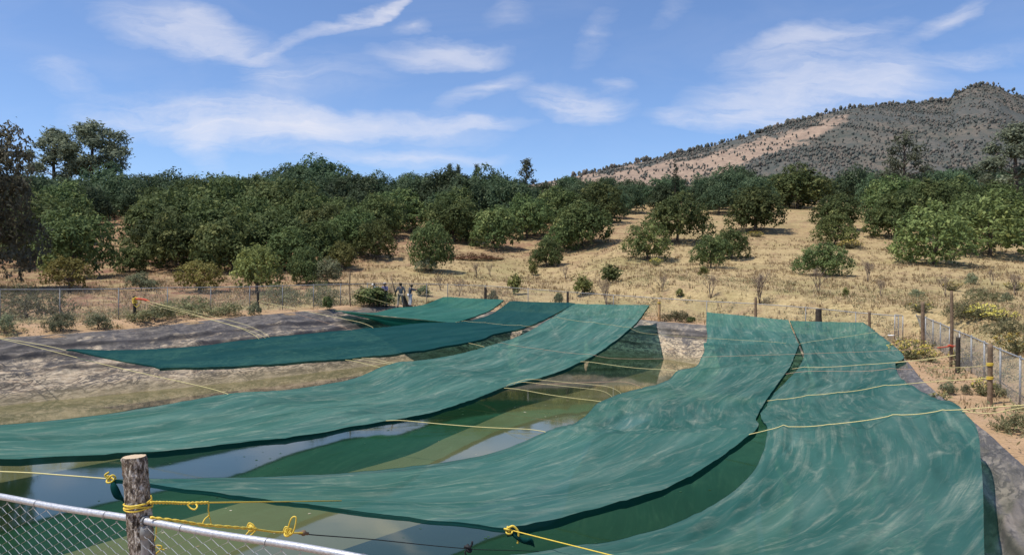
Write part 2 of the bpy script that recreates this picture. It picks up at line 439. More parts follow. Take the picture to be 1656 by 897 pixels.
wv = [(0, 30, 0)] + [(x, y, 0) for x, y in wr]
nW = len(wr)
me = mesh_np('pond_water', wv, faces=[(0, 1 + i, 1 + (i + 1) % nW) for i in range(nW)])
tag(link('pond_water', me, wmat), kind='structure')

rs_ = np.random.default_rng(3); vv_ = []; qq_ = []
for k_ in range(420):
    y_ = 11 + 36 * rs_.random() ** 1.4; x_ = rs_.uniform(-.55, .35) * y_; r_ = rs_.uniform(.012, .05); a_ = rs_.uniform(0, 6.28, 4) * .12 + np.arange(4) * 1.57
    b_ = len(vv_); vv_ += [(x_ + math.cos(q) * r_ * rs_.uniform(.6, 1.6), y_ + math.sin(q) * r_, .006) for q in a_]; qq_.append((b_, b_ + 1, b_ + 2, b_ + 3))
tag(link('floating_debris', mesh_np('floating_debris', vv_, quads=qq_), simple('floating_bits', (.18, .16, .08), (.50, .47, .36), 3, .9)), 'pale bits of leaf and scum floating on the murky water', 'debris', None, 'stuff')

# ------------------------------------------------------------------ ropes as vertical planes in plan: depth of a picture column on each
def line_depth(a, b):
    (x0, y0), (x1, y1) = a, b
    k = (y1 - y0) / (x1 - x0)
    def f(px):
        u = (px - CX) / F
        return (y0 - k * x0) / (1 - k * u)
    return f
POST_A, POST_B, POST_C, POST_D = (14.56, 23.1), (17.2, 29.4), (18.3, 31.8), (20.6, 38.2)
POST_L, POST_M, POST_N = (-20.5, 41.5), (-15.9, 46.8), (-11.0, 51.8)
D0 = line_depth((0, 10.5), (-10, 13.5))
D1 = line_depth((10.6, 15.7), (-9.4, 25.7))
D2 = line_depth(POST_A, POST_L)
D3 = line_depth(POST_B, POST_M)
D4 = line_depth(POST_D, (-11.75, 49.4))
D5 = line_depth(POST_C, POST_M)

# ------------------------------------------------------------------ shade net strips
def net_mat(name, c1, c2, dusty, transp, translu, dust_amt):
    m = Mat(name); uv = m.n('ShaderNodeUVMap').outputs[0]
    a = m.noise(m.mapping(uv, (1.0, .16, 1), (0, 0, .12)), 1.0, 5, .58, .25)
    b = m.noise(m.mapping(uv, (6.5, .42, 1), (0, 0, -.12)), 1.0, 6, .62, .3)
    b2 = m.noise(m.mapping(uv, (3.4, .6, 1), (0, 0, .6)), 1.0, 6, .62, .4)
    g = m.noise(uv, .32, 4, .55); f = m.noise(uv, 11, 5, .7)
    base = m.mix(m.ramp(a, [(.32, 0), (.68, 1)]), c1, c2)
    streak = m.math('MULTIPLY', m.ramp(b, [(.50, 0), (.60, .30), (.76, 1)]), m.ramp(g, [(.36, .15), (.58, 1)]))
    streak = m.math('ADD', streak, m.math('MULTIPLY', m.ramp(b2, [(.56, 0), (.66, .45), (.8, .9)]), m.ramp(g, [(.42, 1), (.6, .1)])))
    streak = m.math('ADD', streak, m.math('MULTIPLY', m.ramp(a, [(.5, 0), (.85, 1)]), .25))
    blot = m.noise(m.mapping(uv, (1.0, .55, 1), (0, 0, .3)), 1.1, 8, .74, .5)
    streak = m.math('ADD', streak, m.math('MULTIPLY', m.ramp(blot, [(.52, 0), (.61, .26), (.75, .7)]), m.ramp(g, [(.40, .3), (.6, 1)])))
    vo = m.n('ShaderNodeTexVoronoi', feature='DISTANCE_TO_EDGE'); m.l(m.mapping(uv, (.9, .28, 1), (0, 0, .35)), vo.inputs['Vector']); vo.inputs['Scale'].default_value = 1.0
    crease = m.math('MULTIPLY', m.ramp(vo.outputs['Distance'], [(0, 1), (.018, .5), (.04, 0)]), m.ramp(blot, [(.45, 0), (.6, .42)]))
    streak = m.math('ADD', streak, crease)
    streak = m.math('MULTIPLY', m.math('MULTIPLY', streak, m.ramp(f, [(.32, .45), (.66, 1)])), dust_amt * .8, None, True)
    col = m.mix(streak, base, dusty)
    dk = m.noise(m.mapping(uv, (1.6, .3, 1), (0, 0, .3)), .8, 7, .68, .4)
    col = m.mix(m.math('MULTIPLY', m.ramp(dk, [(.47, 0), (.72, 1)]), .38), col, (.022, .075, .070))
    nr = m.bump(m.math('ADD', m.math('MULTIPLY', b, .7), a), .35, .12)
    d = m.n('ShaderNodeBsdfDiffuse'); m.l(col, d.inputs[0]); m.l(nr, d.inputs['Normal'])
    t = m.n('ShaderNodeBsdfTranslucent'); m.l(m.mix(1.0, col, (.40, 1.05, .72), 'MULTIPLY'), t.inputs[0]); m.l(nr, t.inputs['Normal'])
    mx = m.n('ShaderNodeMixShader'); mx.inputs[0].default_value = translu; m.l(d.outputs[0], mx.inputs[1]); m.l(t.outputs[0], mx.inputs[2])
    tp = m.n('ShaderNodeBsdfTransparent'); tp.inputs[0].default_value = (.42, 1.0, .78, 1)
    m2 = m.n('ShaderNodeMixShader'); m2.inputs[0].default_value = transp
    m.l(mx.outputs[0], m2.inputs[1]); m.l(tp.outputs[0], m2.inputs[2])
    return m.done(m2.outputs[0])
M['net'] = net_mat('green_shade_net', (.052, .158, .140), (.108, .240, .212), (.46, .50, .41), .15, .34, 1.0)
M['netdull'] = net_mat('worn_green_shade_net', (.044, .136, .126), (.098, .212, .192), (.47, .49, .40), .20, .34, 1.0)
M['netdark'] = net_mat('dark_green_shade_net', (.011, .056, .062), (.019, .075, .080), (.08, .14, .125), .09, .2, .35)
M['netfar'] = net_mat('clean_green_shade_net', (.034, .140, .118), (.058, .185, .158), (.22, .32, .26), .12, .32, .3)
M['hem'] = net_mat('shaded_double_net_hem', (.006, .045, .042), (.012, .062, .056), (.05, .10, .08), .08, .15, .2)  # doubled net edge, with the shade of its underside put into the colour
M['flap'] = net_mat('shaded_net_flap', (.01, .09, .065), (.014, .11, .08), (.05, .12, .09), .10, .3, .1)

def edge_curve(pts):
    """pts: (px, py, depth or None, key or None). Returns sample(t) -> Vector"""
    n = len(pts); dep = [p[2] for p in pts]
    known = [i for i in range(n) if dep[i] is not None]
    for a, b in zip(known[:-1], known[1:]):
        for i in range(a + 1, b):
            if abs(pts[b][0] - pts[a][0]) > 30: w = (pts[i][0] - pts[a][0]) / (pts[b][0] - pts[a][0])
            else: w = (i - a) / (b - a)
            dep[i] = 1 / (1 / dep[a] + w * (1 / dep[b] - 1 / dep[a]))
    W = [P(p[0], p[1], d) for p, d in zip(pts, dep)]
    for w in W: w.z = max(w.z, .16)
    keys = [p[3] for p in pts]; kk = [i for i in range(n) if keys[i] is not None]
    T = [0.0] * n
    for a, b in zip(kk[:-1], kk[1:]):
        L = [0]
        for i in range(a + 1, b + 1): L.append(L[-1] + (W[i] - W[i - 1]).length)
        for j, i in enumerate(range(a, b + 1)): T[i] = keys[a] + (keys[b] - keys[a]) * L[j] / L[-1]
    tan = []
    for i in range(n):
        a, b = max(i - 1, 0), min(i + 1, n - 1)
        if 0 < i < n - 1:
            h0, h1 = T[i] - T[i - 1], T[i + 1] - T[i]
            d0, d1 = (W[i] - W[i - 1]) / h0, (W[i + 1] - W[i]) / h1
            tan.append((d0 * h1 + d1 * h0) / (h0 + h1))
        else: tan.append((W[b] - W[a]) / max(T[b] - T[a], 1e-9))
    def s(t):
        i = 0
        while i < n - 2 and t > T[i + 1]: i += 1
        h = T[i + 1] - T[i]; x = min(max((t - T[i]) / h, 0), 1)
        return (W[i] * (2 * x ** 3 - 3 * x * x + 1) + tan[i] * h * (x ** 3 - 2 * x * x + x) + W[i + 1] * (-2 * x ** 3 + 3 * x * x) + tan[i + 1] * h * (x ** 3 - x * x))
    return s, keys[kk[0]], keys[kk[-1]]

def strip(label, left, right, mat, sag=.12, wr=.05, nu=44, step=.20, seed=0, hems=('L', 'R'), hemw=.10, tension=()):
    sl, k0, k1 = edge_curve(left); sr, _, _ = edge_curve(right)
    # length estimate
    ts = np.linspace(k0, k1, 200); L = sum(((sl(a) + sr(a)) * .5 - (sl(b) + sr(b)) * .5).length for a, b in zip(ts[:-1], ts[1:]))
    nv = max(30, int(L / step)); V = []; UV = []
    vacc = 0; prev = None
    for j in range(nv + 1):
        t = k0 + (k1 - k0) * j / nv
        a, b = sl(t), sr(t); mid = (a + b) * .5
        if prev is not None: vacc += (mid - prev).length
        prev = mid
        wid = (b - a).length
        near_rope = abs(t - round(t))
        endf = min(1, min(t - k0, k1 - t) * 6)
        for i in range(nu + 1):
            s = i / nu
            q = a.lerp(b, s); bell = 4 * s * (1 - s)
            h = -sag * bell * (.25 + .75 * endf) * (.35 + .65 * min(1, near_rope * 2.6))
            x, y = s * wid, vacc
            m_ = min(1, bell * 3) * (.12 + .88 * endf)
            if i == 0: pass
            h += wr * m_ * 1.2 * mnoise.noise(Vector((x * .55 + seed * 9, y * .16, seed)))
            h += wr * m_ * .9 * mnoise.noise(Vector((x * 1.7 + y * .25 + seed * 5, y * .22, seed + 3)))
            h += wr * m_ * .55 * (1 - 2 * abs(mnoise.noise(Vector((x * 2.4 - y * .5, y * .3 + x * .4, seed + 8)))))
            h += wr * .30 * mnoise.noise(Vector((x * 5.0 + y * .6, y * .55, seed + 5))) * min(1, .25 + m_)
            # gathered pleats close to each rope
            if near_rope < .16: h += wr * .3 * (1 - near_rope / .16) * math.sin(x * 5.5 + 2 * mnoise.noise(Vector((x, y, seed)))) * m_
            # folds that fan out from every tie
            kr = round(t)
            if k0 <= kr <= k1:
                for sx_, e_ in ((s, a), (1 - s, b)):
                    du = sx_ * wid; dv = (t - kr) * L / (k1 - k0); rr2 = math.hypot(du, dv)
                    if rr2 < 3.2:
                        an = math.atan2(dv, du + 1e-6)
                        h += (.055 * math.exp(-rr2 / 1.1) * min(1, rr2 / .35)) * math.sin(an * 9 + kr * 2.1 + seed) * (.4 + .6 * min(1, bell * 4))
            h += .045 * math.exp(-((t - kr) * L / (k1 - k0) / .16) ** 2) * m_ if k0 < kr < k1 else 0      # ridge over the rope
            # scalloped edges
            ed = (1 - min(1, bell * 6)); h += ed * (.035 * mnoise.noise(Vector((y * .9, seed, s))) + .018 * mnoise.noise(Vector((y * 3.1, seed + 4, s))))
            q = q + Vector((0, 0, h)); q.z = max(q.z, .10)
            V.append(q); UV.append((x, y))
    W = nu + 1
    me = bpy.data.meshes.new('net_panel')
    faces = [(j * W + i, j * W + i + 1, (j + 1) * W + i + 1, (j + 1) * W + i) for j in range(nv) for i in range(nu)]
    me.from_pydata([tuple(v) for v in V], [], faces); smooth(me)
    ul = me.uv_layers.new(name='UVMap')
    li = np.zeros(len(me.loops), dtype=np.int32); me.loops.foreach_get('vertex_index', li)
    ul.data.foreach_set('uv', np.array(UV, dtype=np.float32)[li].ravel())
    base = V[0].copy()
    root = empty('shade_net', (base.x, base.y, base.z)); tag(root, label, 'shade net', 'green shade nets stretched over the pond')
    me.transform(Matrix.Translation(-base))
    link('net_panel', me, mat, root)
    for hside in hems:
        edge = [V[j * W + (0 if hside == 'L' else nu)] for j in range(nv + 1)] if hside in 'LR' else [V[(0 if hside == 'F' else nv) * W + i] for i in range(W)]
        hv = []; hu = []; acc = 0
        for k, e in enumerate(edge):
            if k: acc += (e - edge[k - 1]).length
            w_ = (hemw if hside == 'R' else hemw * .55) * (.75 + .5 * abs(mnoise.noise(Vector((acc * .35, seed, 2)))))
            for r_ in range(3):
                off = Vector((0, 0, -w_ * r_ / 2 + .004)); q = e + off
                q.z = max(q.z, .04); hv.append(q - base); hu.append((r_ * .1, acc))
        fs = [(k * 3 + r_, k * 3 + r_ + 1, (k + 1) * 3 + r_ + 1, (k + 1) * 3 + r_) for k in range(len(edge) - 1) for r_ in range(2)]
        hm = bpy.data.meshes.new('hem'); hm.from_pydata([tuple(v) for v in hv], [], fs); smooth(hm)
        u2 = hm.uv_layers.new(name='UVMap'); li = np.zeros(len(hm.loops), dtype=np.int32); hm.loops.foreach_get('vertex_index', li)
        u2.data.foreach_set('uv', np.array(hu, dtype=np.float32)[li].ravel())
        link('hem', hm, M['hem'], root)
    return root

N_ = None
# far small net beside the people
S1 = strip('small clean green net nearest the people, narrowing to a knotted tip on the bank',
    [(718, 480, 53.3, 0), (690, 491, N_, N_), (664, 496, N_, N_), (637, 498, N_, N_), (614, 504, N_, N_), (540, 502, 49.2, 1)],
    [(815, 485, 53.0, 0), (797, 499, N_, N_), (772, 510, N_, N_), (735, 522, 46.5, 1)], M['netfar'], .10, .10, 40, .15, 1, ('L', 'R'), .10)
# hanging flap of that net under its rope
fl_t = crom([P(552, 504, 49.0), P(640, 513.5, 47.9), P(735, 522.5, 46.4)], 10); fl_b = crom([P(556, 506, 48.9), P(600, 516.5, 48.4), P(634, 528, 48.0), P(665, 531, 47.6), P(735, 526, 46.4)], 5)
mb = MB(); VV = []
for a, b in zip(fl_t, fl_b):
    for k in range(5): VV.append(a.lerp(b, k / 4) + Vector((0, .03 * math.sin(k * 2), 0)) - S1.location)
mb.add(VV, [(i * 5 + k, i * 5 + k + 1, i * 5 + k + 6, i * 5 + k + 5) for i in range(len(fl_t) - 1) for k in range(4)])
mb.build('flap', M['flap'], S1)
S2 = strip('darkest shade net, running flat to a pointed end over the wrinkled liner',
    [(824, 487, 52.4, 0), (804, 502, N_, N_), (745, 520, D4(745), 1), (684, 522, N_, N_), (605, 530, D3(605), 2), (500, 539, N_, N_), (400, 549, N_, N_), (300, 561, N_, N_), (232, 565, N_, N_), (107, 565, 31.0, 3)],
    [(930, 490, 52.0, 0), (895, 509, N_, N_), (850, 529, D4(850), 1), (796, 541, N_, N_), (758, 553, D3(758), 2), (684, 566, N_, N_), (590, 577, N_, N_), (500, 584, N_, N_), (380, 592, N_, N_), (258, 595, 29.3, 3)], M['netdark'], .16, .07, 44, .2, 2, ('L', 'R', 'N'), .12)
S3 = strip('long pale net in the middle, sagging from the far bank toward the near side',
    [(928, 491, 52.0, 0), (890, 515, D4(890), 1), (850, 538, N_, N_), (784, 561, D3(784), 2), (711, 578, N_, N_), (663, 584, N_, N_), (640, 586, D2(640), 3), (616, 593, N_, N_), (578, 610, N_, N_), (532, 620, N_, N_), (450, 631, N_, N_),
     (366, 637, D1(366), 4), (280, 652, N_, N_), (200, 665, N_, N_), (100, 678, N_, N_), (0, 687, N_, N_), (-250, 695, N_, N_), (-534, 697, 15.8, 5)],
    [(1050, 493, 52.0, 0), (1020, 530, D4(1020), 1), (988, 556, N_, N_), (940, 585, D3(940), 2), (900, 602, N_, N_), (860, 614, N_, N_), (815, 626, D2(815), 3), (760, 647, N_, N_), (700, 666, N_, N_),
     (625, 680, D1(625), 4), (500, 702, N_, N_), (400, 714, N_, N_), (270, 728, N_, N_), (120, 737, N_, N_), (0, 741, N_, N_), (-160, 739, 13.4, 5)], M['net'], .20, .085, 60, .2, 3, ('L', 'R'), .17)
S4a = strip('straight upper net hung at the far bank fence, overlapping a wavy net below it',
    [(1143, 504, 50.0, 0), (1142, 524, 47.0, N_), (1144, 545, 43.0, N_), (1140, 559, 39.8, 1)],
    [(1275, 517, 46.0, 0), (1283, 538, 43.0, N_), (1292, 558, 40.0, 1)], M['net'], .10, .06, 36, .2, 4, ('L',), .10)
S4b = strip('broad wavy net that ends in a knotted point above the grey open water',
    [(1138, 554, 40.3, 1), (1134, 578, D5(1134), N_), (1124, 593, 34.9, N_), (1094, 600, D3(1094), 2), (1085, 610, N_, N_), (1065, 620, N_, N_), (1034, 628, N_, N_), (1006, 635, N_, N_), (971, 649, D2(971), 3), (945, 674, N_, N_), (925, 685, N_, N_),
     (885, 697, D1(885), 4), (811, 728, N_, N_), (740, 744, N_, N_), (670, 753, N_, N_), (580, 762, N_, N_), (500, 768, N_, N_), (430, 771, N_, N_), (300, 774, N_, N_), (186, 775, D0(186), 5)],
    [(1293, 555, 40.3, 1), (1285, 575, 36.0, N_), (1279, 590, D3(1279), 2), (1262, 614, N_, N_), (1240, 645, D2(1240), 3), (1223, 675, 22.0, N_), (1213, 702, D1(1213), 4), (1180, 728, N_, N_), (1100, 778, N_, N_), (987, 815, N_, N_), (905, 838, N_, N_), (820, 855, D0(820), 5)],
    M['netdull'], .22, .10, 64, .2, 5, ('L', 'R', 'N'), .15)
S5 = strip('largest worn net draped along the yellow-roped bank beside the wire fence',
    [(1277, 518, 46.0, 0), (1287, 540, 43.0, N_), (1297, 560, 39.5, 1), (1294, 590, 32.8, 2), (1270, 618, 29.0, N_), (1234, 652, D2(1234), 3), (1231, 675, 22.0, N_), (1240, 703, D1(1240), 4), (1234, 730, 16.5, N_), (1216, 765, 15.0, N_), (1170, 805, 13.6, N_), (1100, 842, 12.3, N_), (1000, 872, 11.0, N_), (880, 891, 9.8, N_), (780, 905, 9.0, 5)],
    [(1396, 521, 43.0, 0), (1428, 545, 37.5, N_), (1457, 569, D5(1457), 1), (1448, 590, D3(1448), 2), (1452, 604, 28.0, N_), (1472, 622, D2(1472), 3), (1510, 643, 20.6, N_), (1560, 666, D1(1560), 4), (1579, 692, 15.0, N_), (1586, 740, 13.4, N_), (1590, 800, 11.4, N_), (1591, 860, 9.6, N_), (1592, 897, 8.6, N_), (1592, 950, 7.7, 5)],
    M['netdull'], .25, .12, 70, .18, 6, ('L', 'R'), .12)

# ------------------------------------------------------------------ ropes
from mathutils.bvhtree import BVHTree
bpy.context.view_layer.update()
NETS = []
for root_ in (S1, S2, S3, S4a, S4b, S5):
    for ch in root_.children:
        if ch.name.startswith('net_panel'):
            NETS.append((root_, BVHTree.FromPolygons([v.co + root_.location for v in ch.data.vertices], [tuple(p.vertices) for p in ch.data.polygons])))
def settle(q, over):
    out = []
    for p_ in q:
        for root_, bv in NETS:
            h_ = bv.ray_cast(Vector((p_.x, p_.y, 30)), Vector((0, 0, -1)))[0]
            if h_ is None: continue
            if root_ in over: p_ = Vector((p_.x, p_.y, max(p_.z, h_.z + .03)) )
            else: p_ = Vector((p_.x, p_.y, min(p_.z, h_.z - .04)))
        out.append(p_)
    return out
OVER = (S5, S4a)
def rope_mesh(pts, r, n=10, sides=6, over=None):
    mb = MB(); q = crom(pts, n if len(pts) < 4 else 24) if len(pts) > 2 else [Vector(pts[0]).lerp(Vector(pts[1]), f / 40) for f in range(41)]
    ov = OVER if over is None else over
    for _ in range(4):
        q = settle(q, ov)
        for _k in range(6):
            q = [q[0]] + [Vector((b.x, b.y, (a.z + 2 * b.z + c.z) / 4)) for a, b, c in zip(q[:-2], q[1:-1], q[2:])] + [q[-1]]
    q = settle(q, ov)
    mb.tube(q, r, sides); return mb
def rope(label, pts, r=.016, mat='prope', cat='rope', name='rope', group=None, over=None):
    mb = rope_mesh(pts, r * .62, over=over)
    o = mb.build(name, M[mat]); tag(o, label, cat, group); return o
def zpt(xy, z): return Vector((xy[0], xy[1], z))
zA, zB, zC, zD = 1.62, 1.62, 1.62, 1.65
up = Vector((0, 0, .03))
rope('nearest yellow cross rope, passing over the corner of the largest net',
     [P(-260, 500, 35), P(0, 548, 33.6), P(180, 592, 30.0), P(365, 634, D1(365))+up, P(500, 662, D1(500)), P(625, 678, D1(625))+up, P(760, 689, D1(760)), P(885, 696, D1(885))+up, P(1050, 700, D1(1050))+up*2, P(1214, 701, D1(1214))+up, P(1400, 684, D1(1400))+up*2, P(1560, 664, D1(1560))+up, P(1662, 654, D1(1662))], .017, 'frope')
rope('second pale rope at the water edge running to the pointed end of the darkest net', [P(-200, 520, 35.5), P(0, 547.5, 33.0), P(107, 564, 31.0)], .018, 'prope')
rope('taut yellow rope from the wrapped post to the short round post by the fence',
     [P(220, 481, 41.5), P(320, 510, D2(320)), P(430, 542, D2(430)), P(560, 580, D2(560)), P(616, 594, D2(616)), P(700, 612, D2(700))-up*4, P(815, 627, D2(815))+up, P(895, 639, D2(895)), P(971, 649, D2(971))+up, P(1100, 655, D2(1100))+up*2, P(1236, 651, D2(1236))+up*1.5, P(1360, 638, D2(1360))+up*2, P(1475, 622, D2(1475))+up*1.5, P(1601, 611, 23.1)], .018, 'frope')
rope('upper loose rope strand fanning from the wrapped post toward the wavy net', [P(221, 483, 41.4), P(330, 508, 39.6), P(480, 545, 37), P(592, 577, 35.2), P(664, 592, 34), P(760, 606, 32.6), P(858, 612.5, 31.4), P(950, 621, 30.6), P(1034, 628, 30.0)], .014, 'prope')
rope('lower loose rope strand fanning from the wrapped post toward the wavy net', [P(219, 486, 41.4), P(330, 514, 39.4), P(480, 552, 36.6), P(570, 577, 35), P(640, 590, 33.9), P(740, 604, 32.4), P(833, 615.5, 31), P(930, 626, 30.1), P(1007, 634, 29.6)], .014, 'prope')
rope('faded orange rope sagging from under the long pale net', [P(640, 612, 36.5), P(812, 622, 33.5), P(940, 618.5, 32.4), P(1070, 613, 31.4), P(1160, 604, 31.0), P(1300, 600, 30.3), P(1456, 599, 29.2), P(1549, 580, 29.4)], .014, 'orope')
rope('long pale rope passing under the darkest net to the dark post beside the dirt path',
     [P(416, 486, 46.8), P(513, 507, D3(513)), P(605, 525, D3(605)), P(700, 544, D3(700)), P(782, 560, D3(782))+up, P(860, 575, D3(860)), P(940, 584, D3(940))+up, P(1020, 594, D3(1020)), P(1094, 599, D3(1094))+up, P(1200, 602, D3(1200))+up*2, P(1290, 599, D3(1290))+up*2, P(1448, 588, D3(1448))+up*2, P(1549, 573, 29.4)], .018, 'prope')
rope('thin pinkish rope strung across to the thin tall stake with a red tie', [P(416, 488, 46.8), P(560, 531, D5(560)), P(703, 566, D5(703)), P(806, 568, D5(806)), P(960, 578, D5(960)), P(1050, 580, D5(1050)), P(1134, 578, D5(1134))+up, P(1300, 574, D5(1300))+up*2, P(1456, 567, D5(1456))+up, P(1539, 558, 31.8)], .011, 'orope', over=(S3, S4b, S5, S4a))
rope('farthest cross rope, from the knotted net tip to the farthest stake', [P(536, 502, 49.4), P(640, 513, D4(640)), P(745, 521, D4(745))+up, P(850, 529, D4(850))+up, P(950, 534, D4(950))+up*2, P(1030, 538, D4(1030)), P(1140, 548, D4(1140))+up*2, P(1296, 555, D4(1296))+up*3, P(1426, 536, D4(1426))+up, P(1492, 530, 38.2)], .011, 'prope', over=(S2, S3, S4a, S5))
rope('short yellow rope sloping from the tall thin stick to the bank behind the bush', [P(567, 472, 51.8), P(605, 484, 51.6), P(640, 494, 51.5)], .016, 'frope')
rope('yellow rope strung from the raw pale post to the far corner of the upper net', [P(1066, 490, 53.6), P(1105, 497, 52), P(1143, 504, 50.0)], .016, 'frope')
rope('slack dark cord along the far hem of the long pale net', [P(815, 485, 53.0), P(875, 490, 52.6), P(930, 490.5, 52), P(990, 492, 52), P(1050, 492.5, 52), P(1066, 489, 53.6)], .012, 'black')
rope('yellow rope from the fence side post over the corner of the largest net', [P(1448, 589, D3(1448))+up*2, P(1500, 581, 29.5), P(1545, 574, 29.4)], .013, 'frope')
rope('yellow rope tied high on the short round post running back past the dark post', [P(1601, 590, 23.1), P(1570, 593, 25.2), P(1525, 594.5, 28.0), P(1500, 594, 29.5)], .016, 'frope')
rope('bunched yellow rope ends trailing off the corner of the largest net', [P(1556, 667, D1(1556))+up, P(1600, 668, 15.8), P(1640, 661, 15.7), P(1670, 656, 15.7)], .014, 'frope')

# near end ropes of the wavy net
rope('yellow rope pulling the point of the wavy net behind the bark log post', [P(-300, 752, D0(-300)), P(0, 761.5, D0(0)), P(90, 767, D0(90)), P(182, 774, D0(182))], .018, 'frope')
def knot_mb(c, r, tr, seed=0, loops=2):
    rr = random.Random(seed); mb = MB(); pts = []
    ax = Matrix.Rotation(rr.uniform(0, 3), 3, 'Z') @ Matrix.Rotation(rr.uniform(.3, 1.2), 3, 'X')
    for k in range(46):
        a = k / 45 * 2 * math.pi * loops
        q = Vector(((1 + .42 * math.cos(a * 1.5)) * math.cos(a), (1 + .42 * math.cos(a * 1.5)) * math.sin(a), .62 * math.sin(a * 1.5))) * r * .7
        pts.append(Vector(c) + ax @ q)
    mb.tube(pts, tr, 6); return mb
k = knot_mb(P(179, 774, 12.45), .075, .016, 3); k.tube(crom([P(176, 774, 12.4), P(170, 768, 12.4), P(176, 763, 12.4)], 6), .018, 5)
tag(k.build('rope_knot', M['yrope']), 'lumpy yellow knot at the point of the wavy net, half behind the bark log post', 'knot')
mb = MB(); gp = crom([P(183, 777, 12.45), P(184, 786, 12.4), P(190, 800, 12.4), P(197, 806, 12.4), P(203, 815, 12.4)], 6)
mb.tube(gp, [.012 + .05 * math.sin(math.pi * min(1, i / len(gp) * 1.25)) ** 1 for i in range(len(gp))], 8)
tag(mb.build('net_scrap', M['hem']), 'dark bunched scrap of net hanging under the knot by the bark log post', 'net scrap')
rope('yellow rope slanting down from the knotted corner of the wavy net toward the camera bank', [P(820, 855, 10.5), P(900, 875, 9.75), P(1000, 900, 8.9), P(1100, 925, 8.1), Vector((3.2, 6.0, 2.4))], .013, 'yrope')
k = knot_mb(P(822, 857, 10.4), .06, .013, 9); k.tube(crom([P(822, 853, 10.4), P(830, 850, 10.4), P(838, 859, 10.4), P(838, 870, 10.4), P(837, 878, 10.4)], 6), .016, 5)
tag(k.build('rope_knot', M['yrope']), 'yellow knot with a looped tail on the corner of the wavy net over grey water', 'knot')
mb = MB()
for sgn in (0, 1, 2):
    mb.tube(crom([P(826, 860, 10.4), P(836 + 5 * sgn, 868 + 3 * sgn, 10.4), P(850 + 4 * sgn, 876 - 2 * sgn, 10.4), P(858 + 3 * sgn, 880 + 2 * sgn, 10.4)], 6), [.7 * q for q in (.02, .02, .03, .03, .04, .04, .045, .045, .05, .05, .05, .045, .04, .03, .03, .02, .02, .015, .01)], 5)
tag(mb.build('net_scrap', M['hem']), 'torn dark green net scraps dangling below the looped yellow knot', 'net scrap')
rope('thin black cord stretched low over the water toward the edge of the largest net', [P(488, 861, 6.0), P(620, 873, 7.4), P(757, 886, 9.2), P(900, 893, 11.5), P(1000, 902, 12.3)], .0075, 'black')
k = knot_mb(P(757, 886, 9.2), .045, .018, 5); k.tube(crom([P(758, 886, 9.2), P(763, 880, 9.2), P(764, 874, 9.2)], 5), [.014] * 10 + [.006], 5); k.tube(crom([P(757, 887, 9.2), P(752, 892, 9.2), P(755, 899, 9.2)], 5), .010, 5)
tag(k.build('cord_knot', M['black']), 'small black knot with frayed ends on the thin cord over the grey water', 'knot')

# ------------------------------------------------------------------ near log post with its yellow ropes
LD = 4.6
lt, lb = P(215, 738, LD), P(226, 900, LD); lb_full = lt + (lb - lt) * ((lt.z - 2.5) / (lt.z - lb.z))
axisv = (lb_full - lt); Ln = axisv.length
root = empty('log_post', lb_full); tag(root, 'thick log post with rough grey bark wrapped in yellow rope behind the near rail', 'post')
VV = []; nr, nh = 56, 150
az = axisv.normalized(); ux = Vector((1, 0, 0)); ux = (ux - az * ux.dot(az)).normalized(); uy = az.cross(ux)
for j in range(nh + 1):
    f = j / nh; c_ = lt + axisv * f
    bend = .018 * math.sin(f * 2.2 + .4)
    for i in range(nr):
        a = 2 * math.pi * i / nr
        r0 = .063 + .007 * math.sin(a * 2 + 1) + .006 * f
        q = Vector((math.cos(a) * 3.0, math.sin(a) * 3.0, f * Ln * 9))
        rg = mnoise.noise(q * 1.5); rg2 = mnoise.noise(q * 4.2)
        r0 += .0075 * (1 - 2 * abs(rg)) + .0055 * rg2 + .003 * mnoise.noise(q * 9)
        r0 -= .010 * max(0, mnoise.noise(Vector((math.cos(a) * 1.3, math.sin(a) * 1.3, f * 4 + 5))) - .25)
        if f < .006: r0 *= .97
        VV.append(c_ + ux * (math.cos(a) * r0 + bend) + uy * math.sin(a) * r0 - lb_full)
mb = MB(); mb.add(VV, [(j * nr + i, j * nr + (i + 1) % nr, (j + 1) * nr + (i + 1) % nr, (j + 1) * nr + i) for j in range(nh) for i in range(nr)])
m = Mat('rough_grey_bark'); o_ = m.obj()
v1 = m.voro(m.mapping(o_, (1, 1, .55)), 55); n1 = m.noise(m.mapping(o_, (1, 1, .5)), 38, 6, .75, .6); n2 = m.noise(o_, 6, 3, .5)
c = m.ramp(n1, [(.36, (.03, .024, .018)), (.45, (.14, .112, .085)), (.52, (.34, .29, .235)), (.60, (.70, .65, .57))])
c = m.mix(m.math('MULTIPLY', m.ramp(n2, [(.52, 0), (.62, 1)]), .55), c, (.17, .10, .055))
M['logbark'] = m.done(m.princ(c, .95, 0, m.bump(m.math('ADD', n1, m.math('MULTIPLY', v1, .5)), .9, .02), .15))
mb.build('bark', M['logbark'], root)
topv = [Vector(VV[i]) for i in range(nr)]; cen = sum(topv, Vector()) / nr
mb = MB(); rings = [[cen + (v - cen) * s_ + Vector((0, 0, .002 - .001 * s_)) for v in topv] for s_ in (.985, .8, .55, .3, .1)]
VT = [q for r_ in rings for q in r_] + [cen + Vector((0, 0, .002))]
FT = [(j * nr + i, (j + 1) * nr + i, (j + 1) * nr + (i + 1) % nr, j * nr + (i + 1) % nr) for j in range(4) for i in range(nr)] + [(4 * nr + i, 5 * nr, 4 * nr + (i + 1) % nr) for i in range(nr)]
mb.add(VT, FT)
